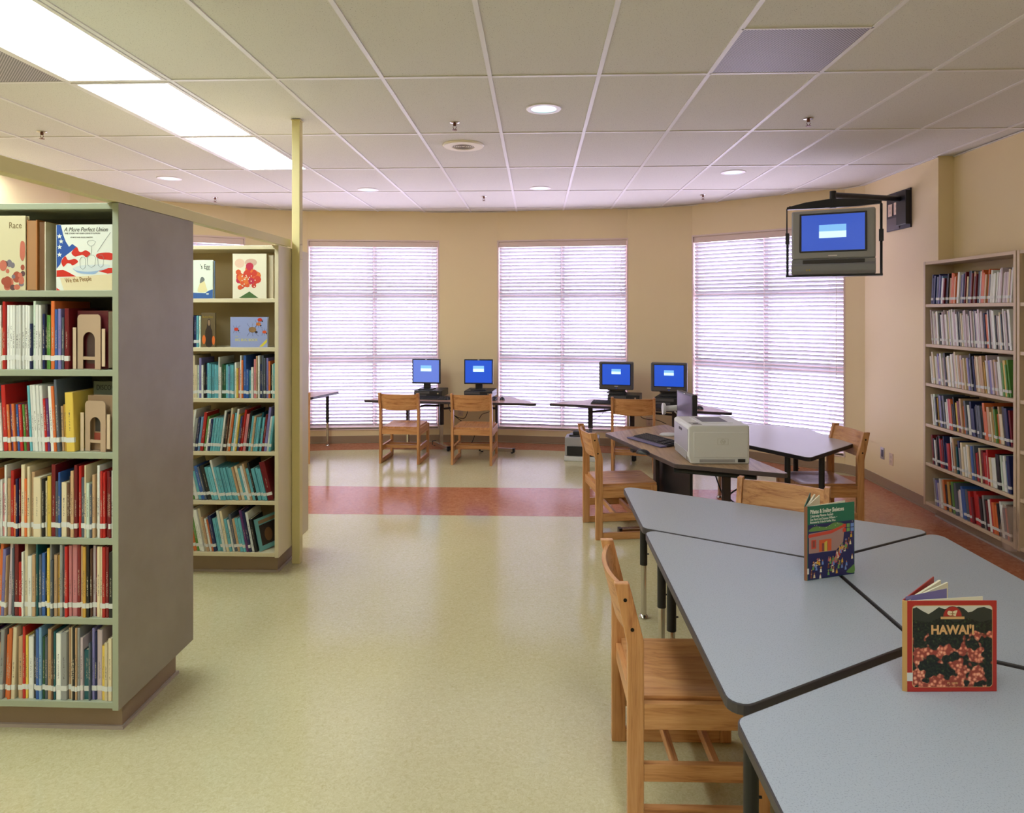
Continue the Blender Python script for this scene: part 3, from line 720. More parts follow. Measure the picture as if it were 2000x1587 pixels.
# "... Race" picture book, propped, partly out of frame, with tan book behind
o = cover_book('picture_book', 0.22, 0.303, 0.022, K('race', (206, 196, 158)), MA @ Matrix.Translation((0.330, 0.008, LV[5] + 0.0005)),
               'picture book with red and brown figures on a cream cover, cut by left edge')
q = random.Random(3); sh = []
for i in range(34):
    x = q.uniform(0.01, 0.21); z = q.uniform(0.0, 0.13) * (0.5 + x / 0.22 * 0.5) + 0.008; r = q.uniform(0.006, 0.02)
    r = min(r, x - 0.001, 0.219 - x, z)
    sh.append((ell(x, z, r, min(r * q.uniform(0.8, 1.5), z)), K(*q.choice([('brick', (158, 76, 58)), ('plum', (96, 66, 70)), ('rose', (190, 106, 86)), ('dusk', (120, 112, 120))])), i % 4))
sh.append((smooth_poly([(0.197, 0.14), (0.199, 0.19), (0.207, 0.20), (0.217, 0.19), (0.218, 0.14), (0.207, 0.12)]), K('rose', (190, 106, 86)), 2))
pic(o, sh)
text_mesh('title_lettering', 'Race', 0.036, K('sepia2', (130, 112, 76)), o, tr(0.150, 0.252), sx=0.78)
o = cover_book('hardcover_book', 0.0, 0.0, 0.0, K('tanbk', (150, 100, 62)), Matrix(), 'x') if False else None
b = empty('open_book'); b.matrix_world = MA @ Matrix.Translation((0.553, 0.012, LV[5] + 0.0005)); tag(b, 'tan edged books standing right of the cream picture book on top shelf', 'book')
MB().box(0, 0.004, 0, 0.19, 0, 0.286).build('front_cover', K('tan1', (176, 112, 62)), b); MB().box(0.004, 0.038, 0.0, 0.19, 0.002, 0.283).build('pages', mat('old_pages', (166, 120, 78), 0.7), b)
MB().box(0.038, 0.042, 0, 0.19, 0, 0.286).build('back_cover', K('tan1', (176, 112, 62)), b)
b = empty('hardcover_book'); b.matrix_world = MA @ Matrix.Translation((0.599, 0.02, LV[5] + 0.0005)); tag(b, 'slim brown book right of the tan edged one, top shelf of sage bookcase', 'book')
MB().box(0, 0.022, 0, 0.19, 0, 0.278).build('cover', K('brn1', (112, 78, 50)), b); MB().box(0.022, 0.025, 0, 0.19, 0, 0.279).build('page_edge', M_PAGE, b)

# bookends on sage bookcase: tan moulded bookend in front of a face-on book block
def bookend(x, z, w, h, label, dark=True):
    b = empty('bookend'); b.matrix_world = MA @ Matrix.Translation((x, 0.030, z + 0.001)) @ Matrix.Rotation(R(-14), 4, 'Z')
    tag(b, label, 'bookend', 'tan metal bookends on the sage bookcase')
    out = [(0, 0)] + [(0, h * 0.5)] + [(0.018 - 0.018 * math.cos(PI / 2 * q / 5), h - 0.018 + 0.018 * math.sin(PI / 2 * q / 5)) for q in range(6)]
    out += [(w - x_, z_) for x_, z_ in out[::-1]]
    x0 = w * 0.24; r_ = w / 2 - x0; zi = h * 0.68 - r_
    inn_ = [(x0, 0), (x0, zi)] + [(w / 2 - r_ * math.cos(PI / 2 * q / 6), zi + r_ * math.sin(PI / 2 * q / 6)) for q in range(1, 7)]
    inn_ += [(w - x_, z_) for x_, z_ in inn_[::-1]]
    n_ = len(out); vs = [(x_, y_, z_) for y_ in (0, 0.003) for x_, z_ in out] + [(x_, y_, z_) for y_ in (0, 0.003) for x_, z_ in inn_]
    fs = []
    for q in range(n_ - 1):
        fs += [(q, q + 1, 2 * n_ + q + 1, 2 * n_ + q), (n_ + q, 3 * n_ + q, 3 * n_ + q + 1, n_ + q + 1), (q, n_ + q, n_ + q + 1, q + 1), (2 * n_ + q, 2 * n_ + q + 1, 3 * n_ + q + 1, 3 * n_ + q)]
    u = MB().add(vs, fs); u.box(x0, w - x0, 0.0002, 0.0028, h * 0.17, h * 0.23); u.build('plate', M_BE, b)
    MB().box(0.0, w, 0.003, 0.08, 0.0, 0.0012).build('base', M_BE, b)
    ml = mat('bookend_light', (206, 182, 152), 0.45)
    MB().box(-0.018, -0.001, -0.006, -0.003, 0.0, h * 0.76).build('wing', ml, b, 0.001); MB().box(w + 0.002, w + 0.018, 0.004, 0.007, 0.012, h * 0.74).build('wing', ml, b, 0.001)
bookend(0.750, LV[4], 0.118, 0.222, 'tan bookend at the right end of the second shelf')
bookend(0.782, LV[3], 0.104, 0.205, 'tan bookend at the right end of the third shelf')
def block_book(x, z, w, h, y, ang, m, label, title=None):
    o = cover_book('hardcover_book', w, h, 0.03, m, MA @ Matrix.Translation((x, y, z + 0.0030)) @ Matrix.Rotation(R(ang), 4, 'Z'), label)
    if title: text_mesh('title_lettering', title, 0.03, INK, o, tr(0.012, h - 0.036), sx=0.8)
    return o
o = block_book(0.742, LV[4], 0.15, 0.235, 0.045, -14 + 2, K('dkred', (84, 24, 30)), 'dark red book face out behind the second shelf bookend')
pic(o, [(ell(0.075, 0.105, 0.03, 0.045), K('photo', (70, 52, 50)), 0), ([(0.045, 0.02), (0.105, 0.02), (0.105, 0.105), (0.045, 0.105)], K('photo', (70, 52, 50)), 1)])
o = block_book(0.782, LV[3], 0.125, 0.222, 0.05, -12, K('tanface', (150, 122, 94)), 'tan illustrated book behind the third shelf bookend')
pic(o, [([(0.035, 0.075), (0.075, 0.075), (0.075, 0.155), (0.035, 0.155)], K('bwpic', (60, 56, 52)), 0), ([(0.03, 0.03), (0.08, 0.03), (0.08, 0.07), (0.03, 0.07)], K('brick', (158, 76, 58)), 0)])
o = block_book(0.756, LV[3], 0.14, 0.272, 0.125, -8, K('discgrey', (112, 120, 104)), 'grey green tall book standing behind the tan one on third shelf', 'DISCOVERY')

# cream bookcase displays
o = cover_book('picture_book', 0.17, 0.252, 0.012, K('eggcream', (226, 232, 214)), MBm @ Matrix.Translation((0.325, 0.02, LV[5] + 0.0005)),
               'pale picture book with a bird, top shelf of the cream bookcase')
pic(o, [([(0.0, 0.0), (0.17, 0.0), (0.17, 0.06), (0.14, 0.05), (0.12, 0.035), (0.0, 0.04)], K('sea', (58, 96, 156)), 0), (smooth_poly([(0.07, 0.045), (0.085, 0.1), (0.10, 0.13), (0.115, 0.11), (0.125, 0.08), (0.13, 0.045)]), K('birdy', (226, 214, 160)), 1),
        (smooth_poly([(0.085, 0.1), (0.09, 0.135), (0.105, 0.14), (0.115, 0.12)]), K('greyhat', (112, 118, 116)), 2), (ell(0.135, 0.03, 0.01, 0.005), K('pale', (222, 226, 214)), 1)])
text_mesh('title_lettering', "'s Egg", 0.042, INK, o, tr(0.085, 0.195), sx=0.72)
MB().box(0.17, 0.178, 0.012, 0.02, 0, 0.248).build('back_block', K('bluegrey', (110, 126, 150)), o)
o = cover_book('picture_book', 0.222, 0.292, 0.012, K('cream2', (230, 222, 196)), MBm @ Matrix.Translation((0.633, 0.012, LV[5] + 0.0005)),
               'cream picture book with big red collage flower, right end of top shelf')
q = random.Random(11); sh = []
RC = [('fl1', (206, 60, 40)), ('fl2', (222, 112, 48)), ('fl3', (190, 40, 70)), ('fl4', (214, 84, 40))]
for i in range(40):
    a = q.uniform(0, 2 * PI); r = q.uniform(0, 0.075); x = 0.088 + r * math.cos(a); z = 0.125 + r * math.sin(a) * 1.25
    rr = q.uniform(0.012, 0.028); rr = min(rr, x - 0.002, z - 0.002)
    sh.append((ell(x, z, rr, rr, 9), K(*RC[i % 4]), i % 5))
for i in range(22):
    sh.append((ell(q.uniform(0.06, 0.15), q.uniform(0.06, 0.15), 0.004, 0.004, 7), K('cream2', (230, 222, 196)), 6))
sh += [(ell(0.045, 0.23, 0.033, 0.03), K('peach', (226, 190, 164)), 0), (ell(0.12, 0.235, 0.04, 0.025), K('peach2', (206, 170, 150)), 0), ([(0.04, 0.003), (0.11, 0.045), (0.17, 0.003)], K('leaf', (74, 104, 56)), 7)]
pic(o, sh)
g = MB().box(0.224, 0.256, 0.03, 0.045, 0, 0.285); g.build('second_copy_edge', K('cream3', (212, 196, 164)), o)
# bees book and big bug book
o = cover_book('picture_book', 0.092, 0.226, 0.012, K('olive', (104, 88, 60)), MBm @ Matrix.Translation((0.42, 0.02, LV[4] + 0.0005)),
               'brown wildlife book with a bottle on its cover, second shelf of cream bookcase')
pic(o, [(smooth_poly([(0.03, 0.01), (0.025, 0.10), (0.035, 0.13), (0.042, 0.18), (0.058, 0.18), (0.062, 0.13), (0.072, 0.10), (0.07, 0.01)]), K('bottle', (48, 36, 34)), 0),
        (ell(0.016, 0.05, 0.012, 0.03), K('fl2', (222, 112, 48)), 0), (ell(0.08, 0.045, 0.01, 0.03), K('fl2', (222, 112, 48)), 0), (ell(0.05, 0.16, 0.008, 0.02), K('tanface', (150, 122, 94)), 1)])
text_mesh('title_lettering', 'Butterflies', 0.022, K('mustard', (176, 146, 62)), o, tr(0.006, 0.192), sx=0.78)
o = cover_book('picture_book', 0.245, 0.198, 0.02, K('bugblue', (150, 160, 204)), MBm @ Matrix.Translation((0.616, 0.015, LV[4] + 0.0005)),
               'wide lavender insect book face out on second shelf of cream bookcase')
sh = []
for x, z, r, c in ((0.145, 0.115, 0.026, ('beetle', (150, 116, 78))), (0.038, 0.118, 0.015, ('fl1', (206, 60, 40))), (0.185, 0.152, 0.016, ('bug2', (206, 122, 60))), (0.225, 0.10, 0.014, ('fl4', (214, 84, 40))), (0.195, 0.18, 0.016, ('fl1', (206, 60, 40)))):
    sh.append((ell(x, z, r, r * 0.72), K(*c), 1)); sh.append((ell(x + r, z - r * 0.6, r * 0.35, r * 0.3), K('bottle', (48, 36, 34)), 2))
sh.append(([(0.19, 0.004), (0.242, 0.055), (0.242, 0.034), (0.212, 0.004)], K('flash', (222, 206, 70)), 1))
pic(o, sh)
g = MB()
for x, z, r in ((0.145, 0.115, 0.026), (0.225, 0.10, 0.014), (0.038, 0.118, 0.015), (0.185, 0.152, 0.016)):
    for k in range(-1, 2):
        for sg in (-1, 1):
            g.tube([(x + k * r * 0.6, -0.001, z + sg * r * 0.5), (min(0.243, x + k * r * 1.1), -0.001, z + sg * r * 1.2), (min(0.243, x + k * r * 1.5 + 0.004), -0.001, min(0.196, z + sg * r * 1.6))], 0.0006, 4)
g.build('insect_legs', INK, o)
text_mesh('title_lettering', 'THE', 0.010, K('flash2', (210, 204, 120)), o, tr(0.030, 0.068)); text_mesh('title_lettering', 'BIG BUG BOOK', 0.024, K('flash2', (210, 204, 120)), o, tr(0.030, 0.040), sx=0.90, bold=0.0004)
# leaning face-out books, cream bookcase bottom shelf
M = MBm @ Matrix.Translation((0.745, 0.055, LV[0] + 0.001)) @ Matrix.Rotation(R(-11), 4, 'Y') @ Matrix.Rotation(R(50), 4, 'Z')
M = MBm @ Matrix.Translation((0.815, 0.02, LV[0] + 0.002)) @ Matrix.Rotation(R(-11), 4, 'Y') @ Matrix.Rotation(R(58), 4, 'Z')
o = cover_book('picture_book', 0.17, 0.21, 0.012, K('tealcov', (112, 172, 176)), M, 'turquoise framed book leaning, its cover visible at bottom shelf end')
pic(o, [([(0.02, 0.03), (0.15, 0.03), (0.15, 0.165), (0.02, 0.165)], K('bottle', (48, 36, 34)), 0), (ell(0.08, 0.09, 0.03, 0.045), K('brn1', (112, 78, 50)), 1), ([(0.02, 0.172), (0.15, 0.172), (0.15, 0.195), (0.02, 0.195)], K('tanface', (150, 122, 94)), 0)])
M = MC @ Matrix.Translation((1.02, 0.03, LVC[0] + 0.001)) @ Matrix.Rotation(R(-6), 4, 'Y')

def cface(x, z, w, h, col, label, lean=0, y=0.03, shapes=None):
    o = cover_book('picture_book', w, h, 0.01, col, MC @ Matrix.Translation((x, y, z + 0.001)) @ Matrix.Rotation(R(lean), 4, 'Y'), label)
    if shapes: pic(o, shapes)
    return o

# ------------------------------------------------------------------ chairs
def make_chair():
    t = empty('library_chair')
    for sx in (-1, 1):
        x0, x1 = sorted((sx * 0.235, sx * 0.207))
        prof = [(-0.0275, 0), (0.0275, 0), (0.0275, 0.615), (-0.022, 0.81), (-0.072, 0.81), (-0.0275, 0.60)]
        vs = [(x, y, z) for x in (x0, x1) for y, z in prof]; n = 6
        MB().add(vs, [tuple(range(n)), tuple(range(2 * n - 1, n - 1, -1))] + [(i, i + n, (i + 1) % n + n, (i + 1) % n) for i in range(n)]).build('rear_post', OZ, t, 0.003)
        MB().box(x0, x1, 0.405, 0.450, 0, 0.405).build('front_leg', OZ, t, 0.003)
        MB().box(x0 + 0.002, x1 - 0.002, 0.0275, 0.405, 0.318, 0.405).build('seat_rail', OY, t, 0.002)
        MB().box(x0 + 0.002, x1 - 0.002, 0.0275, 0.405, 0.142, 0.200).build('side_stretcher', OY, t, 0.002)
        MB().box(x0 + 0.001, x1 - 0.001, 0.0275, 0.405, 0.0, 0.052).build('floor_runner', OY, t, 0.003)
        for y, z in ((-0.012, 0.655), (-0.036, 0.755)):
            MB().cyl((sx * 0.2345, y, z), (sx * 0.2362, y, z), 0.0065, 12).build('bolt', M_SCREW, t)
    for y in (0.13, 0.27): MB().box(-0.207, 0.207, y, y + 0.022, 0.152, 0.190).build('crossbar', OX, t, 0.002)
    MB().box(-0.207, 0.207, -0.012, 0.012, 0.335, 0.398).build('rear_rail', OX, t, 0.002)
    MB().box(-0.207, 0.207, 0.418, 0.440, 0.335, 0.396).build('front_rail', OX, t, 0.002)
    # seat with a shallow dish
    nx, ny = 14, 14; vs = []; fs = []
    for s_ in (0, 1):
        for j in range(ny + 1):
            for i in range(nx + 1):
                x = -0.206 + 0.412 * i / nx; y = 0.010 + 0.445 * j / ny
                u = (i / nx - 0.5) / 0.40; v = (j / ny - 0.55) / 0.36; r = (abs(u) ** 4 + abs(v) ** 4) ** 0.25
                d = 0.009 * max(0, min(1, (1.05 - r) * 4))
                vs.append((x, y, 0.418 - d if s_ else 0.396))
    N = (nx + 1) * (ny + 1)
    for j in range(ny):
        for i in range(nx):
            a = j * (nx + 1) + i; fs.append((a, a + nx + 1, a + nx + 2, a + 1)); fs.append((N + a, N + a + 1, N + a + nx + 2, N + a + nx + 1))
    ring = [i for i in range(nx + 1)] + [j * (nx + 1) + nx for j in range(1, ny + 1)] + [ny * (nx + 1) + i for i in range(nx - 1, -1, -1)] + [j * (nx + 1) for j in range(ny - 1, 0, -1)]
    for k in range(len(ring)): a, b = ring[k], ring[(k + 1) % len(ring)]; fs.append((a, b, b + N, a + N))
    MB().add(vs, fs).build('seat', OY, t, smooth=True)
    # backrest: curved plywood bowing to the rear, leaning with the posts
    nx = 16; vs = []; fs = []
    for i in range(nx + 1):
        u = i / nx * 2 - 1; x = u * 0.206; bow = -0.036 * (1 - u * u)
        for z in (0.622 + 0.012 * (1 - u * u) * -1, 0.795):
            lean = -0.25 * (z - 0.615)
            for th in (0.004, -0.013): vs.append((x, lean + bow + th + 0.006, z))
    for i in range(nx):
        a = i * 4; b = a + 4; fs += [(a, b, b + 2, a + 2), (a + 1, a + 3, b + 3, b + 1), (a, a + 1, b + 1, b), (a + 2, b + 2, b + 3, a + 3)]
    fs += [(0, 2, 3, 1), (nx * 4, nx * 4 + 1, nx * 4 + 3, nx * 4 + 2)]
    MB().add(vs, fs).build('backrest', OX, t, 0.002)
    return t
CH = make_chair()
def chair(p0, p1, face, label, first=[True]):
    """p0,p1: floor points of the two rear posts"""
    p0 = Vector(p0); p1 = Vector(p1); c = (p0 + p1) / 2; e = (p1 - p0).normalized(); n = Vector((-e.y, e.x))
    if n.dot(Vector(face)) < 0: n = -n
    rz = math.atan2(n.y, n.x) - PI / 2
    if first[0]: o = CH; first[0] = False; o.location = (c.x, c.y, 0.0009); o.rotation_euler = (0, 0, rz)
    else: o = copy_tree(CH, (c.x, c.y, 0.0009), rz)
    tag(o, label, 'chair', 'oak library chairs'); return o
chair((0.335, 2.325), (0.33, 2.785), (1, 0), 'oak chair in the near foreground tucked under the grey tables')
chair((0.475, 5.185), (0.405, 5.65), (1, 0), 'oak chair left of the printer table, seen from its side')
chair((-1.79, 7.74), (-1.32, 7.70), (0, 1), 'oak chair at the left flat monitor of the window desk')
chair((-0.975, 7.70), (-0.485, 7.66), (0, 1), 'oak chair at the right flat monitor, before the wall outlet')
chair((0.80, 7.43), (1.275, 7.36), (0, 1), 'oak chair at the desk with the tube monitors')
chair((-3.00, 7.50), (-2.585, 7.69), (-0.4, 1), 'oak chair at far left mostly hidden behind the cream post')
chair((2.42, 5.75), (2.46, 5.27), (-1, 0), 'oak chair right of the white topped table, facing left')
chair((1.10, 3.825), (1.515, 3.585), (-0.5, -0.87), 'oak chair beyond the grey tables, only its backrest showing')

# ------------------------------------------------------------------ tables
def adj_leg(parent, x, y, T, split=0.30):
    l = MB().cyl((x, y, split), (x, y, T - 0.03), 0.021, 18).build('leg', M_BLK, parent, smooth=True)
    MB().cyl((x, y, 0.02), (x, y, split + 0.02), 0.0165, 18).build('chrome_insert', M_CHR, l, smooth=True)
    MB().lathe([(0.024, 0.0), (0.026, 0.006), (0.02, 0.018), (0.008, 0.026)], 16, None, Matrix.Translation((x, y, 0.0009))).build('glide', M_CHR, l, smooth=True)
    MB().cyl((x + 0.02, y, split + 0.06), (x + 0.030, y, split + 0.06), 0.004, 8).build('thumbscrew', M_BLK, l)
def table(name, poly, T, mtop, medge, label, group, legs=None, r=0.045, th=0.03, mkleg=True):
    c = sum((Vector(p) for p in poly), Vector((0, 0))) / len(poly)
    P = [Vector(p) - c for p in poly]; t = empty(name, (c.x, c.y, 0)); tag(t, label, 'table', group)
    R_ = rounded([tuple(p) for p in P], r)
    MB().prism(R_, T - th, T - 0.0008).build('edge_band', medge, t, 0.003)
    MB().prism(inset(R_, 0.0045), T - 0.0012, T).build('tabletop', mtop, t)
    if mkleg:
        for p in ([Vector(q_) - c for q_ in legs] if legs else inset([tuple(p) for p in P], 0.10)): adj_leg(t, p[0], p[1], T)
    return t
TT = 0.70; s = 0.762; x0 = 0.505; xm = 1.186; xr = 1.867; g = 0.010
h30 = s * 0.5
yb = 3.27; yt = yb + s              # upper left corner points
GT = 'grey trapezoid tables pushed together'
ym1 = yb - (xm - x0) * math.tan(R(30)); ym0 = 2.16
gr = 0.006
t1 = [(x0, yb + gr), (xm, ym1 + gr), (xr, yb + gr), (x0, yb + gr + 2 * (yb - ym1))]
t2 = [(x0, ym0 - (xm - x0) * math.tan(R(30)) + 2 * gr), (xm - gr, ym0 + 2 * gr), (xm - gr, ym1 - gr), (x0, yb - gr)]
t3 = [(xm + gr, ym0 + gr), (xr, ym0 - (xr - xm) * math.tan(R(30)) + gr), (xr, yb - gr), (xm + gr, ym1 - gr)]
yl = ym0 - (xm - x0) * math.tan(R(30))
t4 = [(x0 - 0.002, yl - 0.018), (xm, ym0 - 0.018), (xr, yl - 0.012), (x0 - 0.002, yl - 2 * (ym0 - yl))]
table('activity_table', t1, TT, M_LAMG, M_EDGE, 'grey trapezoid table farthest from the camera, left of green book', GT)
table('activity_table', t2, TT, M_LAMG, M_EDGE, 'grey trapezoid table against the near chair, green book on it', GT)
table('activity_table', t3, TT, M_LAMG, M_EDGE, 'grey trapezoid table nearest the right wall bookcase', GT)
table('activity_table', t4, TT, M_LAMG, M_EDGE, 'grey trapezoid table nearest the camera, red flower book on it', GT)

def t_leg(parent, x, y, T, ang, m=M_BRN, L=0.52, chrome=True, panel=False):
    M = Matrix.Translation((x, y, 0)) @ Matrix.Rotation(ang, 4, 'Z')
    l = MB().box(-0.028, 0.028, -0.016, 0.016, 0.30, T - 0.03, M=M).build('leg_column', m, parent, 0.003)
    MB().box(-0.022, 0.022, -0.012, 0.012, 0.06, 0.30, M=M).build('column_insert', M_CHR, l, 0.002)
    MB().box(-0.024, 0.024, -L / 2, L / 2, 0.016, 0.060, M=M).build('foot_bar', M_CHR, l, 0.004)
    for s_ in (-1, 1):
        g = MB(); g.box(-0.026, 0.026, min(s_ * (L / 2 - 0.02), s_ * (L / 2 + 0.004)), max(s_ * (L / 2 - 0.02), s_ * (L / 2 + 0.004)), 0.013, 0.063, M=M); g.lathe([(0.016, 0.0009), (0.016, 0.013)], 12, None, M @ Matrix.Translation((0, s_ * (L / 2 - 0.03), 0))); g.build('end_cap', M_BLK, l)
    MB().box(-0.03, 0.03, -0.20, 0.20, T - 0.045, T - 0.03, M=M).build('top_bracket', m, l)
# window desks
def desk(A, B, dep, back, T, label, legs):
    A = Vector(A); B = Vector(B); e = (B - A).normalized(); n = Vector((-e.y, e.x)); L = (B - A).length; c = A
    t = empty('computer_desk', (A.x, A.y, 0), math.atan2(e.y, e.x)); tag(t, label, 'desk', 'laminate computer desks by the windows')
    P = [(0, 0), (L, 0), (L - back, dep), (back, dep)]; Rr = rounded(P, 0.03)
    MB().prism(Rr, T - 0.03, T - 0.0008).build('edge_band', mat('desk_edge', (52, 42, 46), 0.4), t, 0.003)
    MB().prism(inset(Rr, 0.004), T - 0.0012, T).build('tabletop', LAMD, t)
    for x, y, a, L_ in legs: t_leg(t, x, y, T, a, L=L_)
    g = MB(); zz = T - 0.10
    for (xa, ya, _, _), (xb, yb_, _, _) in zip(legs, legs[1:]): g.cyl((xa, ya, zz - 0.04), ((xa + xb) / 2, (ya + yb_) / 2 + 0.02, zz), 0.013, 8); g.cyl(((xa + xb) / 2, (ya + yb_) / 2 + 0.02, zz), (xb, yb_, zz), 0.013, 8)
    g.build('crossbar', M_BRN, t)
    return t
DT = 0.64
desk((-2.16, 8.36), (0.02, 8.09), 0.60, 0.42, DT, 'laminate computer desk with the two flat monitors', [(0.50, 0.30, 1.5, 0.44), (0.92, 0.36, 0.7, 0.46), (1.66, 0.22, 1.5, 0.44)])
desk((0.12, 8.13), (2.13, 7.43), 0.58, 0.42, DT, 'laminate computer desk with the two tube monitors', [(0.42, 0.44, 0.0, 0.22), (0.95, 0.34, 0.3, 0.44), (1.45, 0.30, 0.0, 0.5)])
table('activity_table', [(-2.72, 8.20), (-2.55, 8.86), (-3.35, 8.62), (-3.75, 7.95)], 0.69, LAMD, mat('desk_edge', (52, 42, 46)), 'laminate table at far left showing only its corner past the post', None)
# printer table
PT = 0.69
ptp = [(0.585, 5.88), (0.945, 4.70), (1.63, 4.43), (1.20, 6.36)]
t = table('printer_table', ptp, PT, LAMW, mat('walnut_edge', (74, 60, 60), 0.4), 'woodgrain laminate table carrying the large grey printer', None, mkleg=False, r=0.03)
ox, oy = t.location.x, t.location.y
t_leg(t, 0.93 - ox, 5.35 - oy, PT, R(-80), L=0.6); t_leg(t, 1.33 - ox, 4.85 - oy, PT, R(15), L=0.5); t_leg(t, 1.25 - ox, 5.7 - oy, PT, R(15), L=0.5)
MB().box(-0.27, 0.27, -0.012, 0.012, 0.12, PT - 0.045, M=Matrix.Translation((1.03 - ox, 5.22 - oy, 0)) @ Matrix.Rotation(R(-72), 4, 'Z')).build('modesty_panel', M_BLK, t, 0.002)
MB().cyl((1.0 - ox, 5.0 - oy, 0.58), (1.5 - ox, 4.72 - oy, 0.60), 0.018, 10).build('crossbar', M_BLK, t)
t = table('activity_table', [(1.94, 4.93), (2.49, 5.47), (2.40, 6.16), (1.62, 6.60), (1.44, 5.72)], PT, mat('white_laminate', (206, 204, 210), 0.25), mat('blk_edge', (36, 34, 38), 0.4),
      'white topped table beyond the printer, beside the right window', None, legs=[(1.86, 5.14), (2.13, 5.19), (2.26, 6.05), (1.70, 6.42), (1.56, 5.75)], r=0.035)

# ------------------------------------------------------------------ electronics
def at3(u, v, z):
    p = at(u, v, z); return p
def keyboard(x, y, z, rz, label, rest=False):
    k = empty('keyboard', (x, y, z + 0.001), rz); tag(k, label, 'keyboard')
    vs = [(-0.22, -0.075, 0), (0.22, -0.075, 0), (0.22, 0.075, 0), (-0.22, 0.075, 0), (-0.22, -0.075, 0.012), (0.22, -0.075, 0.012), (0.22, 0.075, 0.026), (-0.22, 0.075, 0.026)]
    MB().add(vs, [(3, 2, 1, 0), (4, 5, 6, 7), (0, 1, 5, 4), (1, 2, 6, 5), (2, 3, 7, 6), (3, 0, 4, 7)]).build('case', M_PC, k, 0.003)
    g = MB(); sl = math.atan2(0.014, 0.15)
    for j in range(6):
        for i in range(21):
            if i in (15, 19) and j < 5: continue
            xx = -0.212 + i * 0.0203; yy = -0.066 + j * 0.0215 + (0.004 if j == 5 else 0)
            g.box(xx, xx + 0.0165, yy, yy + 0.0175, 0.0, 0.007, M=Matrix.Translation((0, 0, 0.012 + (yy + 0.075) * 0.0933)))
    g.build('keys', M_KEY, k)
    if rest: MB().box(-0.22, 0.22, -0.135, -0.077, 0, 0.011).build('wrist_rest', M_LAV, k, 0.004)
def mouse(x, y, z, rz, label):
    k = empty('mouse', (x, y, z + 0.001), rz); tag(k, label, 'computer mouse')
    vs = []; fs = []; n = 14; m = 6
    for j in range(m + 1):
        a = PI / 2 * j / m
        for i in range(n):
            b = 2 * PI * i / n; vs.append((0.031 * math.cos(b) * math.cos(a) * (1 - 0.1 * math.sin(b)), 0.054 * math.sin(b) * math.cos(a), 0.034 * math.sin(a)))
    for j in range(m):
        for i in range(n): q = (i + 1) % n; fs.append((j * n + i, j * n + q, (j + 1) * n + q, (j + 1) * n + i))
    fs.append(tuple(range(n - 1, -1, -1)))
    MB().add(vs, fs).build('shell', M_PC, k, smooth=True)
    MB().cyl((-0.004, 0.028, 0.0265), (0.004, 0.028, 0.0265), 0.007, 10).build('scroll_wheel', M_PCG, k)
def dialog(parent, cx, y, cz, w, h):
    MB().box(cx - w / 2, cx + w / 2, y - 0.0006, y, cz, cz + h / 2).build('login_window', M_DLG, parent)
    MB().box(cx - w / 2, cx + w / 2, y - 0.0006, y, cz - h / 2, cz).build('login_fields', M_DLW, parent)
def pc_case(x, y, z, rz, label, w=0.36, d=0.36, h=0.10):
    k = empty('desktop_computer', (x, y, z + 0.001), rz); tag(k, label, 'computer', 'black desktop computer cases under the monitors')
    MB().box(-w / 2, w / 2, 0, d, 0.006, h).build('case', M_PC, k, 0.005)
    g = MB(); g.box(-w / 2 + 0.01, w / 2 - 0.16, -0.004, 0, h * 0.55, h * 0.85); g.box(-w / 2 + 0.01, w / 2 - 0.2, -0.003, 0, h * 0.2, h * 0.42); g.build('drive_bays', M_PCG, k)
    MB().cyl((w / 2 - 0.05, -0.003, h * 0.6), (w / 2 - 0.05, 0, h * 0.6), 0.010, 14).build('power_button', M_CHR, k)
    g = MB()
    for a in (-1, 1):
        for b in (0.03, d - 0.03): g.cyl((a * (w / 2 - 0.04), b, 0), (a * (w / 2 - 0.04), b, 0.006), 0.012, 10)
    g.build('rubber_feet', M_BLK, k)
def lcd(x, y, z, rz, label, scr, w=0.368, h=0.318):
    k = empty('flat_monitor', (x, y, z + 0.001), rz); tag(k, label, 'monitor')
    zb = 0.075
    MB().box(-0.095, 0.095, -0.06, 0.12, 0, 0.012).build('stand_base', M_PC, k, 0.004)
    MB().box(-0.045, 0.045, 0.02, 0.05, 0.012, 0.20).build('stand_neck', M_PC, k, 0.004)
    MB().box(-w / 2, w / 2, -0.02, 0.02, zb, zb + h).build('bezel', M_PC, k, 0.004)
    MB().box(-w / 2 + 0.014, w / 2 - 0.014, -0.0215, -0.02, zb + 0.018, zb + h - 0.014).build('screen', scr, k)
    if scr in (M_SCRB, M_SCRP): dialog(k, 0.0, -0.0215, zb + h * 0.62, 0.14, 0.075)
    MB().box(-0.012, 0.012, -0.022, -0.0203, zb + h - 0.011, zb + h - 0.004).build('badge', M_WHT, k)
    return k
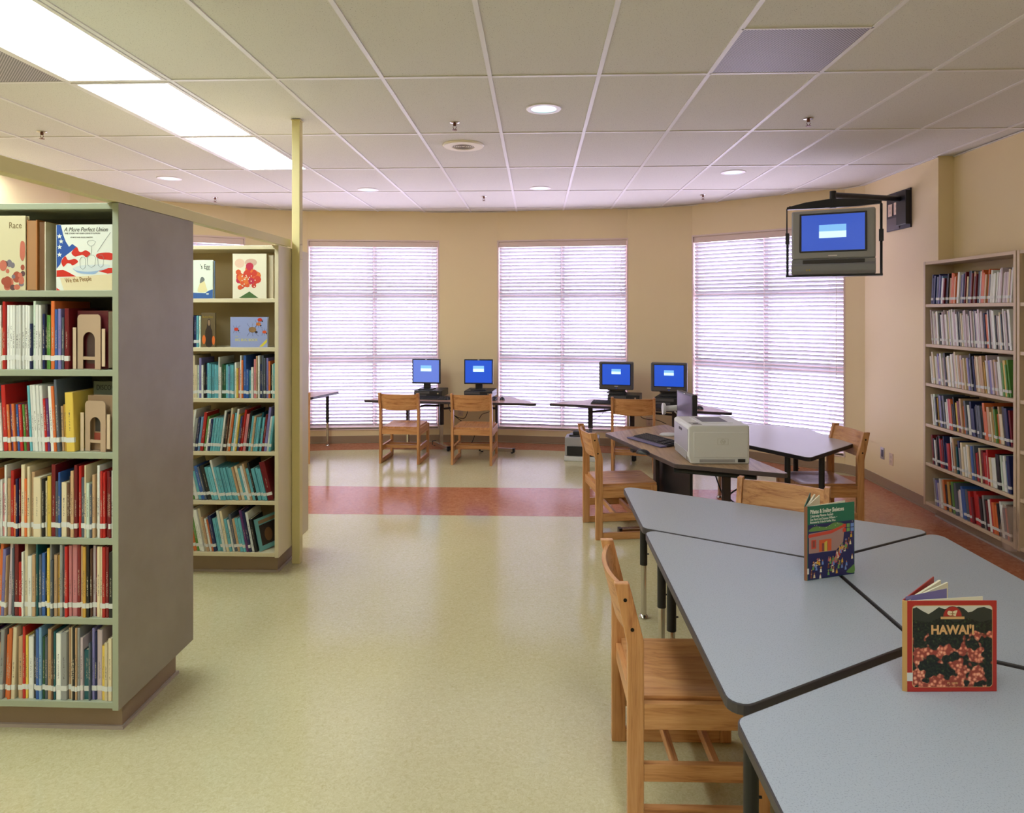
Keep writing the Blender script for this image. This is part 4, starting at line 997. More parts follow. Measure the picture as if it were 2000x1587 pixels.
def crt(x, y, z, rz, label, w=0.41, h=0.345):
    k = empty('tube_monitor', (x, y, z + 0.001), rz); tag(k, label, 'monitor', 'dark tube monitors')
    MB().lathe([(0.12, 0), (0.125, 0.008), (0.10, 0.03), (0.06, 0.045)], 28, None, Matrix.Diagonal((1, 0.9, 1, 1))).build('swivel_base', M_PCG, k, smooth=True)
    MB().box(-0.11, 0.11, -0.10, 0.14, 0.043, 0.058).build('tilt_cradle', M_PCG, k, 0.004)
    zb = 0.06
    b = MB().box(-w / 2, w / 2, -0.16, -0.05, zb, zb + h); b.build('bezel', M_PCG, k, 0.014, seg=3)
    a = w / 2 - 0.012; c = 0.125
    vs = [(-a, -0.05, zb + 0.01), (a, -0.05, zb + 0.01), (a, -0.05, zb + h - 0.01), (-a, -0.05, zb + h - 0.01), (-c, 0.23, zb + 0.03), (c, 0.23, zb + 0.03), (c, 0.23, zb + h - 0.09), (-c, 0.23, zb + h - 0.09)]
    MB().add(vs, [(3, 2, 1, 0), (4, 5, 6, 7), (0, 1, 5, 4), (1, 2, 6, 5), (2, 3, 7, 6), (3, 0, 4, 7)]).build('tube_housing', M_PCG, k, 0.01)
    sw, sh_ = 0.33, 0.245; zc = zb + h / 2 + 0.018; n = 8; vs = []; fs = []
    for j in range(n + 1):
        for i in range(n + 1):
            u = i / n * 2 - 1; v = j / n * 2 - 1; vs.append((u * sw / 2, -0.1615 - 0.006 * (1 - u * u) * (1 - v * v), zc + v * sh_ / 2))
    for j in range(n):
        for i in range(n): q = j * (n + 1) + i; fs.append((q, q + 1, q + n + 2, q + n + 1))
    MB().add(vs, fs).build('screen', M_SCRB, k, smooth=True)
    g = MB()
    for x0_, x1_, z0_, z1_ in ((-sw / 2 - 0.008, sw / 2 + 0.008, zc - sh_ / 2 - 0.008, zc - sh_ / 2), (-sw / 2 - 0.008, sw / 2 + 0.008, zc + sh_ / 2, zc + sh_ / 2 + 0.008), (-sw / 2 - 0.008, -sw / 2, zc - sh_ / 2, zc + sh_ / 2), (sw / 2, sw / 2 + 0.008, zc - sh_ / 2, zc + sh_ / 2)):
        g.box(x0_, x1_, -0.164, -0.158, z0_, z1_)
    g.build('screen_surround', M_BLK, k)
    dialog(k, 0.0, -0.169, zc + 0.035, 0.11, 0.06)
    MB().cyl((0, -0.163, zb + 0.022), (0, -0.159, zb + 0.022), 0.008, 12).build('power_button', mat('power_blue', (60, 90, 200), 0.3), k)
    MB().box(-0.022, 0.022, -0.162, -0.159, zb + 0.040, zb + 0.047).build('badge', M_WHT, k)
CH_ = 0.10
pc_case(atY(836, 8.62), 8.60, DT, R(-6), 'black desktop computer under the left flat monitor', h=0.09)
pc_case(atY(934, 8.58), 8.56, DT, R(-6), 'black desktop computer under the right flat monitor', h=0.09)
lcd(atY(833, 8.72), 8.72, DT + 0.091, R(-7), 'left flat monitor with pale blue screen, before the window blind', M_SCRP, h=0.315)
lcd(atY(935, 8.68), 8.68, DT + 0.091, R(-3), 'flat monitor with deep blue screen against the bare wall', M_SCRB, h=0.315)
keyboard(atY(842, 8.45), 8.47, DT, R(-7), 'black keyboard before the left flat monitor')
keyboard(atY(935, 8.40), 8.42, DT, R(-7), 'black keyboard behind the chair back, before the wall monitor')
mouse(atY(876, 8.44), 8.44, DT, 0, 'black mouse between the two flat monitors'); mouse(atY(981, 8.44), 8.44, DT, 0, 'black mouse at the right side of the flat monitor desk')
pc_case(atY(1216, 8.33), 8.25, DT, R(-14), 'black desktop computer under the left tube monitor', w=0.38, d=0.32, h=0.085)
pc_case(atY(1308, 7.98), 7.90, DT, R(-20), 'black desktop computer under the right tube monitor', w=0.38, d=0.30, h=0.10)
crt(atY(1205, 8.42), 8.42, DT + 0.086, R(-10), 'left tube monitor, silhouetted against the middle window', w=0.41, h=0.335)
crt(atY(1308, 8.10), 8.10, DT + 0.101, R(-14), 'right tube monitor beside the frame of the right window', w=0.41, h=0.335)
keyboard(atY(1192, 8.12), 8.12, DT, R(-17), 'black keyboard before the left tube monitor')
keyboard(atY(1298, 7.75), 7.75, DT, R(-19), 'black keyboard before the right tube monitor')
mouse(atY(1367, 7.72), 7.72, DT, 0.3, 'black mouse at the right end of the tube monitor desk')
# printer table things
PZ = PT
p = at(1283, 862, PZ); keyboard(p.x, p.y, PZ, R(-62), 'black keyboard with lavender wrist rest beside the large printer', True)
p = at(1256, 886, PZ); mouse(p.x, p.y, PZ, R(60), 'black mouse nearest the printer table edge')
# printer
P0 = at(1345, 906, PZ); P1 = at(1464, 906, PZ); e = (P1 - P0); wd = e.length; rz = math.atan2(e.y, e.x)
k = empty('laser_printer', (P0.x, P0.y, PZ + 0.001), rz); tag(k, 'large pale grey laser printer on the woodgrain table', 'printer')
D_ = 0.42; Hh = 0.262
prof = [(0.018, 0.0), (wd, 0.0), (wd, Hh - 0.006), (wd - 0.010, Hh), (0.022, Hh), (0.0, Hh - 0.012), (0.0, 0.045)]
vs = [(x, y, z) for y in (0, D_) for x, z in prof]; n = len(prof)
MB().add(vs, [tuple(range(n)), tuple(range(2 * n - 1, n - 1, -1))] + [(i, i + n, (i + 1) % n + n, (i + 1) % n) for i in range(n)]).build('body', M_PRN, k, 0.008, seg=3)
MB().box(0.035, wd - 0.012, -0.0035, 0.002, 0.045, Hh - 0.045).build('side_cover', M_PRN, k, 0.003)
MB().box(0.075, wd - 0.10, -0.004, 0.004, 0.012, 0.032).build('handhold', M_PRD, k)
MB().box(wd - 0.08, wd - 0.03, -0.0045, 0.004, 0.012, 0.034).build('socket_cover', M_DARK, k)
g = MB(); g.box(-0.004, 0.002, 0.02, D_ - 0.02, 0.08, Hh - 0.03); g.build('front_door', mat('printer_front', (170, 164, 178), 0.4), k, 0.003)
MB().box(-0.006, 0.0, 0.05, D_ - 0.05, 0.022, 0.075).build('paper_tray', M_PRD, k, 0.003)
MB().box(-0.006, -0.003, 0.17, 0.25, Hh - 0.062, Hh - 0.045).build('door_latch', M_DARK, k)
MB().box(0.10, wd - 0.08, 0.10, D_ - 0.06, Hh - 0.002, Hh + 0.004).build('output_rim', M_PRN, k, 0.003)
MB().box(0.13, wd - 0.11, 0.13, D_ - 0.09, Hh + 0.0035, Hh + 0.006).build('output_bin', mat('bin_grey', (84, 82, 82), 0.5), k)
g = MB(); g.box(0.03, 0.10, 0.03, 0.12, Hh - 0.001, Hh + 0.003); g.build('control_panel', M_PRD, k, 0.002)
MB().box(0.045, 0.08, 0.05, 0.07, Hh + 0.003, Hh + 0.005).build('display', M_DARK, k)
zl = Hh * 0.58; xl = wd * 0.56
g = MB()
for a, b, c_, d_ in ((-0.036, 0.036, -0.021, -0.0195), (-0.036, 0.036, 0.0195, 0.021), (-0.036, -0.0345, -0.021, 0.021), (0.0345, 0.036, -0.021, 0.021)): g.box(xl + a, xl + b, -0.0048, -0.003, zl + c_, zl + d_)
g.lathe([(0.0165, -0.001), (0.0165, 0.001), (0.0145, 0.001), (0.0145, -0.001)], 28, None, Matrix.Translation((xl, -0.0042, zl)) @ PX, cap=False)
g.build('logo_frame', mat('emboss', (176, 170, 160), 0.4), k)
text_mesh('logo_lettering', 'hp', 0.026, mat('emboss', (176, 170, 160)), k, Matrix.Translation((xl - 0.012, -0.0042, zl - 0.006)) @ PX, shear=0.3, ext=0.0006)
# monitor behind printer seen from the side
p = at(1340, 850, PZ)
k = lcd(1.205, 5.53, PZ, R(-83), 'flat monitor seen nearly edge on behind the large printer', mat('scr_off_sheen', (112, 100, 132), 0.15), w=0.37, h=0.315)  # switched-off screen with reflected lavender light painted into its colour
# barcode scanner on stand
p = at(1306, 850, PZ)
k = empty('barcode_scanner', (p.x, p.y, PZ + 0.001)); tag(k, 'pale grey barcode scanner on a curved stand behind the keyboard', 'scanner')
MB().lathe([(0.075, 0), (0.078, 0.008), (0.06, 0.018), (0.02, 0.024)], 24, None, Matrix.Diagonal((1, 0.7, 1, 1))).build('base', M_PRN, k, smooth=True)
MB().tube([(0.05, 0, 0.015), (0.07, 0, 0.07), (0.085, 0, 0.13), (0.08, 0, 0.175), (0.05, 0, 0.20)], 0.006, 8).build('neck', M_PRN, k, smooth=True)
MB().cyl((-0.035, 0, 0.225), (0.10, 0, 0.230), 0.022, 16, r1=0.026).build('handle', M_PRN, k, 0.004)
MB().lathe([(0.030, -0.014), (0.048, -0.012), (0.050, 0.0), (0.044, 0.012), (0.02, 0.016)], 24, None, Matrix.Translation((-0.04, 0, 0.222)) @ Matrix.Rotation(PI / 2, 4, 'Y')).build('head', M_PRN, k, smooth=True)
# floor printer by window
k = empty('inkjet_printer', (0.32, 7.93, 0.0), R(-8)); tag(k, 'grey printer with dark front standing on the floor by the window', 'printer')
MB().box(0, 0.40, 0.0, 0.28, 0.0009, 0.055).build('base_tray', M_PRN, k, 0.006)
MB().box(0.005, 0.395, 0.02, 0.27, 0.055, 0.27).build('body', M_PRD, k, 0.01)
MB().box(0.03, 0.37, 0.008, 0.022, 0.062, 0.17).build('front_panel', M_DARK, k, 0.004)
MB().box(0.05, 0.35, 0.08, 0.24, 0.268, 0.290).build('paper_slot', M_PC, k, 0.004)
MB().box(0.09, 0.28, 0.10, 0.16, 0.285, 0.330).build('stacker', M_PC, k, 0.01)

# television and bracket
tv = empty('television', (2.60, 6.10, 2.055), R(-25)); tag(tv, 'grey tube television with built-in player hanging above the corner', 'television')
w, h = 0.665, 0.565
MB().box(-w / 2, w / 2, -0.05, 0.06, 0.135, h).build('front_shell', M_TV, tv, 0.016, seg=3)
vs = [(-w / 2 + 0.01, 0.06, 0.02), (w / 2 - 0.01, 0.06, 0.02), (w / 2 - 0.01, 0.06, h - 0.01), (-w / 2 + 0.01, 0.06, h - 0.01), (-0.2, 0.38, 0.06), (0.2, 0.38, 0.06), (0.2, 0.38, h - 0.12), (-0.2, 0.38, h - 0.12)]
MB().add(vs, [(3, 2, 1, 0), (4, 5, 6, 7), (0, 1, 5, 4), (1, 2, 6, 5), (2, 3, 7, 6), (3, 0, 4, 7)]).build('tube_housing', M_TV, tv, 0.01)
prof = [(-0.05, 0.135), (-0.052, 0.10), (-0.075, 0.085), (-0.08, 0.03), (-0.06, 0.0), (0.06, 0.0), (0.06, 0.135)]
vs = [(x, y, z) for x in (-w / 2, w / 2) for y, z in prof]; n = len(prof)
MB().add(vs, [tuple(range(n)), tuple(range(2 * n - 1, n - 1, -1))] + [(i, i + n, (i + 1) % n + n, (i + 1) % n) for i in range(n)]).build('player_section', mat('tv_lower', (138, 140, 140), 0.4), tv, 0.008)
MB().box(-0.24, 0.25, -0.062, -0.048, 0.095, 0.128).build('tape_slot', M_TVD, tv, 0.004)
sw, sh_ = 0.50, 0.315; zc = 0.365; n = 8; vs = []; fs = []
for j in range(n + 1):
    for i in range(n + 1):
        u = i / n * 2 - 1; v = j / n * 2 - 1; vs.append((u * sw / 2, -0.0505 - 0.010 * (1 - u * u) * (1 - v * v), zc + v * sh_ / 2))
for j in range(n):
    for i in range(n): q = j * (n + 1) + i; fs.append((q, q + 1, q + n + 2, q + n + 1))
MB().add(vs, fs).build('screen', mat('tv_blue', (30, 50, 130), 0.3, emit=(58, 90, 190), es=0.72), tv, smooth=True)
g = MB()
for a, b, c_, d_ in ((-sw / 2 - 0.016, sw / 2 + 0.016, -sh_ / 2 - 0.014, -sh_ / 2), (-sw / 2 - 0.016, sw / 2 + 0.016, sh_ / 2, sh_ / 2 + 0.014), (-sw / 2 - 0.016, -sw / 2, -sh_ / 2, sh_ / 2), (sw / 2, sw / 2 + 0.016, -sh_ / 2, sh_ / 2)):
    g.box(a, b, -0.056, -0.045, zc + c_, zc + d_)
g.build('screen_surround', M_TVD, tv, 0.003)
dialog(tv, 0.0, -0.0612, zc + 0.01, 0.215, 0.115)
g = MB()
for i in range(2): g.cyl((-0.205 + i * 0.022, -0.083, 0.038), (-0.205 + i * 0.022, -0.074, 0.036), 0.007, 10)
g.build('input_jacks', mat('jack_yellow', (190, 160, 60), 0.4), tv)
MB().box(-0.035, 0.035, -0.0515, -0.049, 0.158, 0.168).build('badge', M_WHT, tv)
br = empty('television_bracket', (2.60, 6.10, 2.055), R(-25)); tag(br, 'black wall bracket with arm and cage holding the television', 'bracket')
g = MB(); W2 = w / 2 + 0.045
g.tube([(-W2, 0.02, -0.01), (-W2, 0.02, 0.30), (-W2 , 0.02, 0.60), (-W2 + 0.03, 0.02, 0.625)], 0.006, 6); g.tube([(W2, 0.02, -0.01), (W2, 0.02, 0.60), (W2 - 0.03, 0.02, 0.625)], 0.006, 6)
g.box(-W2 - 0.004, -W2 + 0.012, 0.03, 0.07, -0.01, 0.33); g.box(W2 - 0.012, W2 + 0.008, 0.03, 0.08, -0.01, 0.60)
g.box(-W2 - 0.004, W2 + 0.008, -0.04, 0.08, -0.018, -0.0015)
g.box(-W2 - 0.01, -W2 + 0.02, 0.0, 0.06, 0.28, 0.38); g.box(W2 - 0.02, W2 + 0.015, 0.0, 0.06, 0.28, 0.38)
g.build('cage', M_BLK, br)
up = [(-W2, 0.614), (-0.22, 0.648), (0.0, 0.668), (0.22, 0.650), (W2, 0.622)]; lo_ = [(W2, 0.600), (0.2, 0.590), (0, 0.588), (-0.2, 0.590), (-W2, 0.594)]
vs = [(x, y, z) for y in (0.0, 0.05) for x, z in up + lo_]; n = 10
MB().add(vs, [tuple(range(n)), tuple(range(2 * n - 1, n - 1, -1))] + [(i, i + n, (i + 1) % n + n, (i + 1) % n) for i in range(n)]).build('yoke', M_BLK, br, 0.003)
MB().cyl((0, 0.025, 0.585), (0, 0.025, 0.735), 0.027, 20).build('pivot_post', M_BLK, br, smooth=True)
Minv = (Matrix.Translation((2.60, 6.10, 2.055)) @ Matrix.Rotation(R(-25), 4, 'Z')).inverted()
a0 = Vector((0, 0.025, 0.70)); a1 = Minv @ Vector((3.385, 6.48, 2.775))
MB().cyl(a0, a1, 0.026, 14).build('arm', M_BLK, br)
g = MB(); g.box(3.365, 3.41, 6.36, 6.53, 2.53, 2.84, M=Minv); g.build('wall_box', M_BLK, br, 0.004)
g = MB(); g.box(3.405, 3.4195, 6.36, 6.78, 2.50, 2.86, M=Minv); g.build('wall_plate', mat('plate_dark', (46, 40, 48), 0.4), br)
MB().box(3.398, 3.406, 6.54, 6.76, 2.51, 2.62, M=Minv).build('box_rim', mat('box_grey', (92, 82, 88), 0.4), br)

# outlets
def outlet(M, label, dark=False):
    o = empty('wall_outlet'); o.matrix_world = M; tag(o, label, 'wall outlet')
    MB().box(-0.036, 0.036, -0.006, 0, -0.058, 0.058).build('cover_plate', M_OUT if not dark else mat('steel_plate', (170, 160, 160), 0.3, 0.6), o, 0.002)
    g = MB()
    if dark: g.box(-0.018, 0.018, -0.0075, -0.005, -0.034, 0.034)
    else:
        for z in (-0.022, 0.022): g.box(-0.014, 0.014, -0.0075, -0.005, z - 0.013, z + 0.013)
    g.build('sockets', mat('socket_dark', (50, 44, 70), 0.4) if dark else mat('socket_face', (200, 176, 156), 0.4), o, 0.001)
RW = Matrix.Rotation(-PI / 2, 4, 'Z')
outlet(Matrix.Translation((XR, atX(1724, XR), 0.35 - 0.02)) @ RW, 'steel outlet with dark socket on right wall, farther one', True)
outlet(Matrix.Translation((XR, atX(1741, XR), 0.305)) @ RW, 'cream outlet on the right wall nearest the wall bookcase')
outlet(Matrix.Translation((3.4045, 6.705, 2.70)) @ RW, 'white outlet in the bracket box, left of the pair', False); outlet(Matrix.Translation((3.4045, 6.60, 2.705)) @ RW, 'white outlet in the bracket box, right of the pair', False)
def on_wall(u, z, off=0.0):
    i, p = on_curve(u); j = int(i); e = (curve[j + 1] - curve[j]).normalized()
    return Matrix.Translation((p.x, p.y, z)) @ Matrix.Rotation(math.atan2(e.y, e.x), 4, 'Z')
outlet(on_wall(899, 0.40), 'cream outlet on the wall below the flat monitors', False)
outlet(on_wall(1268, 0.33), 'cream outlet on the wall below the tube monitors', False)

# cables
def cable(pts, r, label, m=M_CAB):
    P = cr([p for p in [Vector(q) for q in pts]], 8) if False else None
    Q = [Vector(q) for q in pts]; out = []
    for i in range(len(Q) - 1):
        p0, p1, p2, p3 = Q[max(i - 1, 0)], Q[i], Q[i + 1], Q[min(i + 2, len(Q) - 1)]
        for k_ in range(8):
            t = k_ / 8; out.append(0.5 * ((2 * p1) + (p2 - p0) * t + (2 * p0 - 5 * p1 + 4 * p2 - p3) * t * t + (3 * p1 - p0 - 3 * p2 + p3) * t ** 3))
    out.append(Q[-1]); o = MB().tube(out, r, 6).build('cable', m, smooth=True); tag(o, label, 'cable', 'black cables around the desks')
cable([(-1.15, 8.78, 0.60), (-1.10, 8.8, 0.42), (-0.95, 8.85, 0.34), (-0.9, 8.86, 0.45), (-1.0, 8.86, 0.52), (-1.1, 8.84, 0.42), (-0.9, 8.85, 0.25), (-0.8, 8.8, 0.15), (-0.85, 8.7, 0.006)], 0.005, 'black cable looping down under the flat monitor desk')
cable([(-0.62, 8.7, 0.60), (-0.60, 8.8, 0.45), (-0.7, 8.85, 0.40), (-0.75, 8.9, 0.33)], 0.004, 'black cable behind the right chair of the flat monitor desk')
cable([(0.85, 8.4, 0.60), (0.80, 8.5, 0.45), (0.62, 8.6, 0.32), (0.48, 8.48, 0.20)], 0.003, 'thin cable hanging from the tube monitor desk to floor printer')
cable([(1.25, 8.3, 0.60), (1.3, 8.5, 0.42), (1.5, 8.55, 0.38), (1.6, 8.5, 0.34)], 0.004, 'black cable behind the chair at the tube monitor desk')
cable([(1.10, 5.35, PT + 0.005), (1.16, 5.42, PT + 0.006), (1.22, 5.36, PT + 0.006), (1.26, 5.50, PT + 0.006)], 0.0022, 'keyboard cable lying on the woodgrain table')
cable([(1.45, 5.05, 0.66), (1.50, 5.0, 0.5), (1.42, 5.1, 0.36), (1.55, 5.05, 0.25), (1.45, 5.2, 0.12), (1.35, 5.15, 0.006), (1.5, 5.3, 0.006), (1.6, 5.2, 0.006)], 0.006, 'tangled black cable hanging below the woodgrain table')
cable([(1.3, 5.1, 0.58), (1.38, 5.05, 0.35), (1.52, 5.15, 0.22), (1.40, 5.25, 0.10), (1.62, 5.25, 0.006)], 0.005, 'second black cable dropping below the woodgrain table')
cable([(1.50, 5.35, PT - 0.035), (1.56, 5.25, 0.60), (1.60, 5.2, 0.62), (1.55, 5.15, 0.655)], 0.005, 'short black cable bend at the printer table edge')

# ------------------------------------------------------------------ open standing books on the grey tables
def fan_book(name, P0, P1, h, m_front, label, spread, spine_w=0.02, m_spine=None, m_back=None):
    """stands on the table slightly open; spine at P0, front cover runs P0->P1"""
    P0 = Vector(P0); P1 = Vector(P1); e = P1 - P0; w = e.length; rz = math.atan2(e.y, e.x)
    o = empty(name, (P0.x, P0.y, TT + 0.0005), rz); tag(o, label, 'book')
    MB().box(0, w, 0, 0.003, 0, h).build('front_cover', m_front, o, 0.0008)
    # rounded spine strip visible at the left, turned a little
    MB().box(-spine_w, 0.0, 0, 0.0025, 0, h, M=Matrix.Rotation(R(-28), 4, 'Z')).build('spine', m_spine or m_front, o, 0.0006)
    g = MB(); Mx = Matrix.Translation((-0.005, 0.008, 0)) @ Matrix.Rotation(R(spread), 4, 'Z'); g.box(0, w, 0, 0.003, 0, h, M=Mx); g.build('back_cover', m_back or m_front, o, 0.0008)
    g = MB()
    for a, t in ((spread - 3, 0.006), (spread - 8, 0.004)): g.box(0.004, w - 0.006, -0.001 - t, -0.001, 0.003, h - 0.004, M=Matrix.Translation((-0.003, 0.010, 0)) @ Matrix.Rotation(R(a), 4, 'Z'))
    g.box(0.006, w - 0.006, 0.0032, 0.0065, 0.003, h - 0.004); g.box(0.012, w - 0.01, 0.0, 0.002, 0.003, h - 0.004, M=Matrix.Translation((0, 0.009, 0)) @ Matrix.Rotation(R(7), 4, 'Z'))
    g.build('pages', M_PAGE, o)
    return o, w
# green book
p0 = at(1577, 1134, TT); p1 = at(1669, 1120, TT)
GRN = K('gcover', (22, 104, 80)); NAVY = K('gnavy', (34, 32, 86))
o, w = fan_book('storybook', p0, p1, 0.283, GRN, 'green topped storybook with festive village cover standing open on grey table', 43, 0.011, K('gspine', (150, 98, 70)))
h = 0.283
def G(P): return [(x * w, z * h) for x, z in P]
sh = [(G([(0.01, 0.005), (0.99, 0.005), (0.99, 0.75), (0.01, 0.75)]), NAVY, 0),
      (G([(0.03, 0.36), (0.60, 0.36), (0.75, 0.46), (0.78, 0.66), (0.03, 0.63)]), K('adobe', (166, 128, 122)), 1),
      (smooth_poly(G([(0.03, 0.66), (0.15, 0.72), (0.4, 0.70), (0.55, 0.745), (0.75, 0.72), (0.78, 0.66), (0.4, 0.655)])), K('hillg', (96, 136, 70)), 1),
      (G([(0.02, 0.615), (0.50, 0.645), (0.76, 0.70), (0.76, 0.665), (0.50, 0.60), (0.02, 0.575)]), K('tiles', (206, 70, 50)), 2),
      (G([(0.08, 0.42), (0.18, 0.42), (0.18, 0.54), (0.08, 0.54)]), K('tiles', (206, 70, 50)), 2), (G([(0.105, 0.44), (0.155, 0.44), (0.155, 0.525), (0.105, 0.525)]), K('adobe2', (140, 70, 60)), 3),
      (G([(0.24, 0.37), (0.50, 0.37), (0.50, 0.53), (0.24, 0.53)]), K('orangedoor', (216, 92, 48)), 2), (G([(0.30, 0.37), (0.42, 0.37), (0.42, 0.48), (0.30, 0.48)]), K('adobe2', (140, 70, 60)), 3), (G([(0.35, 0.37), (0.41, 0.37), (0.41, 0.51), (0.35, 0.49)]), K('doory', (206, 178, 70)), 4),
      (smooth_poly(G([(0.82, 0.04), (0.99, 0.02), (0.99, 0.13), (0.92, 0.10)])), K('hillg', (96, 136, 70)), 1)]
q = random.Random(21); PC = [('pa', (226, 208, 170)), ('pb', (206, 66, 46)), ('pc', (222, 170, 60)), ('pd', (110, 158, 90)), ('pe', (110, 140, 206)), ('pf', (232, 228, 214)), ('pg', (190, 96, 120)), ('ph', (120, 66, 50))]
for i in range(6):
    sh.append((G([(0.74 + 0.085 * (i % 3), 0.60 + 0.06 * (i // 3)), (0.81 + 0.085 * (i % 3), 0.60 + 0.06 * (i // 3)), (0.81 + 0.085 * (i % 3), 0.65 + 0.06 * (i // 3)), (0.74 + 0.085 * (i % 3), 0.65 + 0.06 * (i // 3))]), K(*[('pb', (206, 66, 46)), ('pd', (110, 158, 90)), ('pe', (110, 140, 206))][i % 3]), 4))
for i in range(70):
    t_ = q.random()
    if i < 34: x = q.uniform(0.05, 0.95); z = q.uniform(0.05, 0.27)
    else: x = 0.50 + t_ * 0.42; z = 0.22 + t_ * 0.30 + q.uniform(-0.05, 0.05)
    bh = 0.045; bw_ = 0.014
    sh.append((G([(x - bw_ * 1.6, z - bh), (x + bw_ * 1.6, z - bh), (x + bw_, z), (x - bw_, z)]), K(*q.choice(PC)), 3 + i % 4))
    sh.append((ell(x * w, (z + 0.012) * h, 0.0024, 0.0032, 7), K('skin', (196, 132, 96)), 7))
    if i % 3 == 0: sh.append((G([(x - 0.03, z + 0.02), (x + 0.03, z + 0.02), (x, z + 0.035)]), K(*q.choice(PC)), 8))
for i in range(9): sh.append((star(q.uniform(0.05, 0.95) * w, q.uniform(0.69, 0.74) * h, 0.0022), K('pf', (232, 228, 214)), 3))
pic(o, sh)
WT = K('whiteink', (232, 230, 216))
text_mesh('title_lettering', 'Piñatas & Smiling Skeletons', 0.0225, WT, o, tr(0.012, 0.254), sx=0.66, bold=0.0004)
text_mesh('subtitle_lettering', 'Celebrating Mexican Festivals', 0.0140, WT, o, tr(0.012, 0.240), sx=0.66, shear=0.2)
text_mesh('author_lettering', 'Zoe Harris and Suzanne Williams  •', 0.0128, WT, o, tr(0.012, 0.2275), sx=0.70)
text_mesh('author_lettering', 'Illustrated by Yolanda Garfias Woo', 0.0122, WT, o, tr(0.012, 0.2165), sx=0.70)
MB().box(-0.0005, 0.006, -0.0018, 0.0, 0.025, 0.046).build('spine_label', M_LBL, o)
# red flower book
p0 = at(1772, 1351, TT); p1 = at(1947, 1350, TT)
RED = K('hred', (172, 42, 34))
o, w = fan_book('flower_book', p0, p1, 0.246, RED, 'square red book with pink flowers standing open on nearest grey table', 41, 0.012, K('hspine', (190, 146, 84)))
h = 0.246
MB().box(0.004, w * 0.66, 0.0, 0.0008, 0.004, h + 0.006, M=Matrix.Translation((0, 0.012, 0)) @ Matrix.Rotation(R(20), 4, 'Z')).build('endpaper', K('lilac', (128, 118, 176)), o)
HP = mat('flower_photo', (30, 36, 28), 0.3); t = NT(HP)
vo = t.n('ShaderNodeTexVoronoi'); vo.inputs['Scale'].default_value = 105; t.l(t.co(), vo.inputs['Vector'])
bigm = t.noise(t.co(), 24, 2, 0.5); sx_ = t.n('ShaderNodeSeparateXYZ'); t.l(t.co(), sx_.inputs[0])
msk = t.math('ADD', bigm, t.math('MULTIPLY', t.math('SUBTRACT', 0.10, sx_.outputs['Z']), 1.1))
msk = t.ramp(msk, [(0.52, (0, 0, 0)), (0.56, (255, 255, 255))])
pet = t.ramp(vo.outputs['Distance'], [(0.0, (250, 206, 170)), (0.35, (230, 138, 108)), (0.62, (150, 64, 50))])
drk = t.ramp(t.noise(t.co(), 150, 3), [(0.42, (12, 16, 14)), (0.62, (34, 46, 28)), (0.76, (84, 100, 52))])
hue = t.mix(t.ramp(t.noise(t.co(), 40, 2), [(0.4, (0, 0, 0)), (0.6, (255, 255, 255))]), pet, (196, 96, 92)); 
mx = t.mix(msk, drk, pet); t.base(mx)
m0 = 0.022
def H(P): return [(m0 / 2 + 0.006 + x * (w - 2 * m0 + 0.006), m0 / 2 + z * (h - m0)) for x, z in P]
inner = rounded([(0.013, 0.012), (w - 0.012, 0.012), (w - 0.012, h - 0.012), (0.013, h - 0.012)], 0.010)
inner2 = rounded([(0.0145, 0.0135), (w - 0.0135, 0.0135), (w - 0.0135, h - 0.0135), (0.0145, h - 0.0135)], 0.009)
pw = w - 0.028; X = lambda f: 0.0145 + f * pw; Z = lambda f: 0.0135 + f * (h - 0.027)
rid = [(0, 0.97), (0.05, 0.985), (0.12, 0.94), (0.2, 0.90), (0.25, 0.93), (0.33, 0.985), (0.40, 0.96), (0.5, 0.97), (0.58, 0.99), (0.64, 0.97), (0.70, 0.92), (0.75, 0.93), (0.82, 0.975), (0.9, 0.985), (1, 0.95)]
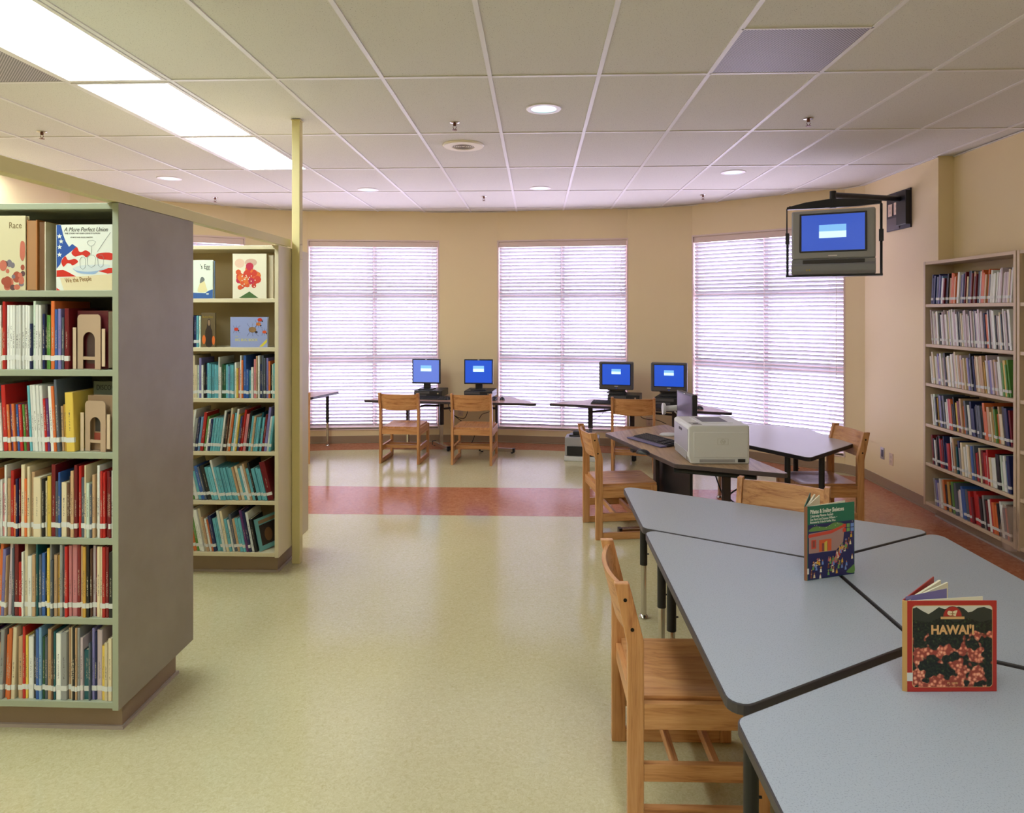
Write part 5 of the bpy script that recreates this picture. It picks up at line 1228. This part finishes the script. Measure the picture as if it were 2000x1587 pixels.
pic(o, [(inner, K('gold', (206, 160, 104)), 0), (inner2, K('skyw', (206, 200, 184)), 1),
        ([(X(0.0), Z(0.80)), (X(1.0), Z(0.80))] + [(X(a), Z(b)) for a, b in rid[::-1]], K('ridge', (44, 48, 40)), 2),
        ([(X(0.0), Z(0.025)), (X(0.03), Z(0.0)), (X(0.97), Z(0)), (X(1), Z(0.03)), (X(1.0), Z(0.83)), (X(0.85), Z(0.80)), (X(0.7), Z(0.85)), (X(0.55), Z(0.80)), (X(0.36), Z(0.86)), (X(0.2), Z(0.80)), (X(0.0), Z(0.83))], HP, 3),
        ([(X(0.38) + 0.0, Z(0.87))] + [(X(0.50) + 0.024 * math.cos(PI - PI * i / 10), Z(0.87) + 0.026 * math.sin(PI * i / 10)) for i in range(11)], K('hred', (172, 42, 34)), 5),
        ([(X(0.50) + 0.026 * math.cos(PI - PI * i / 10), Z(0.87) + 0.028 * math.sin(PI * i / 10)) for i in range(11)], K('gold2', (120, 60, 44)), 4),
        ([(X(0.35), Z(0.838)), (X(0.65), Z(0.838)), (X(0.65), Z(0.868)), (X(0.35), Z(0.868))], K('gold', (206, 160, 104)), 6),
        (smooth_poly([(X(0.50) + a, Z(0.905) + b) for a, b in ((-0.014, 0.004), (-0.010, 0.008), (0.0, 0.006), (0.006, 0.008), (0.013, 0.009), (0.010, 0.0), (0.008, -0.007), (0.0, -0.004), (-0.006, -0.005), (-0.013, -0.002))]), K('mapw', (222, 200, 160)), 7),
        ([(X(0.50) + 0.002 * math.sin(a) * (5 if k % 2 == 0 else 1), Z(0.905) + 0.002 * math.cos(a) * (5 if k % 2 == 0 else 1)) for k, a in enumerate([PI / 4 * i for i in range(8)])], K('sepia', (150, 110, 66)), 8)])
text_mesh('title_lettering', "HAWAI'I", 0.034, K('titlegold', (214, 166, 110)), o, tr(X(0.50), Z(0.655), -0.0016), bold=0.0012, align='CENTER', sx=0.92)
text_mesh('author_lettering', 'P.J. NERI', 0.0075, K('titlegold', (214, 166, 110)), o, tr(X(0.50), Z(0.035), -0.0016), align='CENTER', sx=1.1)
MB().box(-0.0005, 0.014, -0.0012, 0.0002, 0.030, 0.052).build('spine_label', M_LBL, o)

# plastic bag by the right bookcase
q = random.Random(2); vs = []; fs = []; n = 18; rows = 10
for j in range(rows + 1):
    z = j / rows; r = 0.05 * (0.6 + 0.5 * math.sin(PI * min(1, 0.15 + z * 0.75)))
    for i in range(n):
        a = 2 * PI * i / n; rr = r * (1 + 0.25 * math.sin(a * 5 + z * 4) * 0.5 + q.uniform(-0.06, 0.06)); vs.append((rr * math.cos(a) * 0.7, rr * math.sin(a) * 1.1, z * 0.30))
for j in range(rows):
    for i in range(n): k_ = (i + 1) % n; fs.append((j * n + i, j * n + k_, (j + 1) * n + k_, (j + 1) * n + i))
fs.append(tuple(range(n - 1, -1, -1)))
o = MB().add(vs, fs).build('plastic_bag', M_BAG, smooth=True); o.location = (3.235, 4.80, 0.10)
tag(o, 'clear plastic bag hanging at the right edge by the wall bookcase', 'plastic bag')
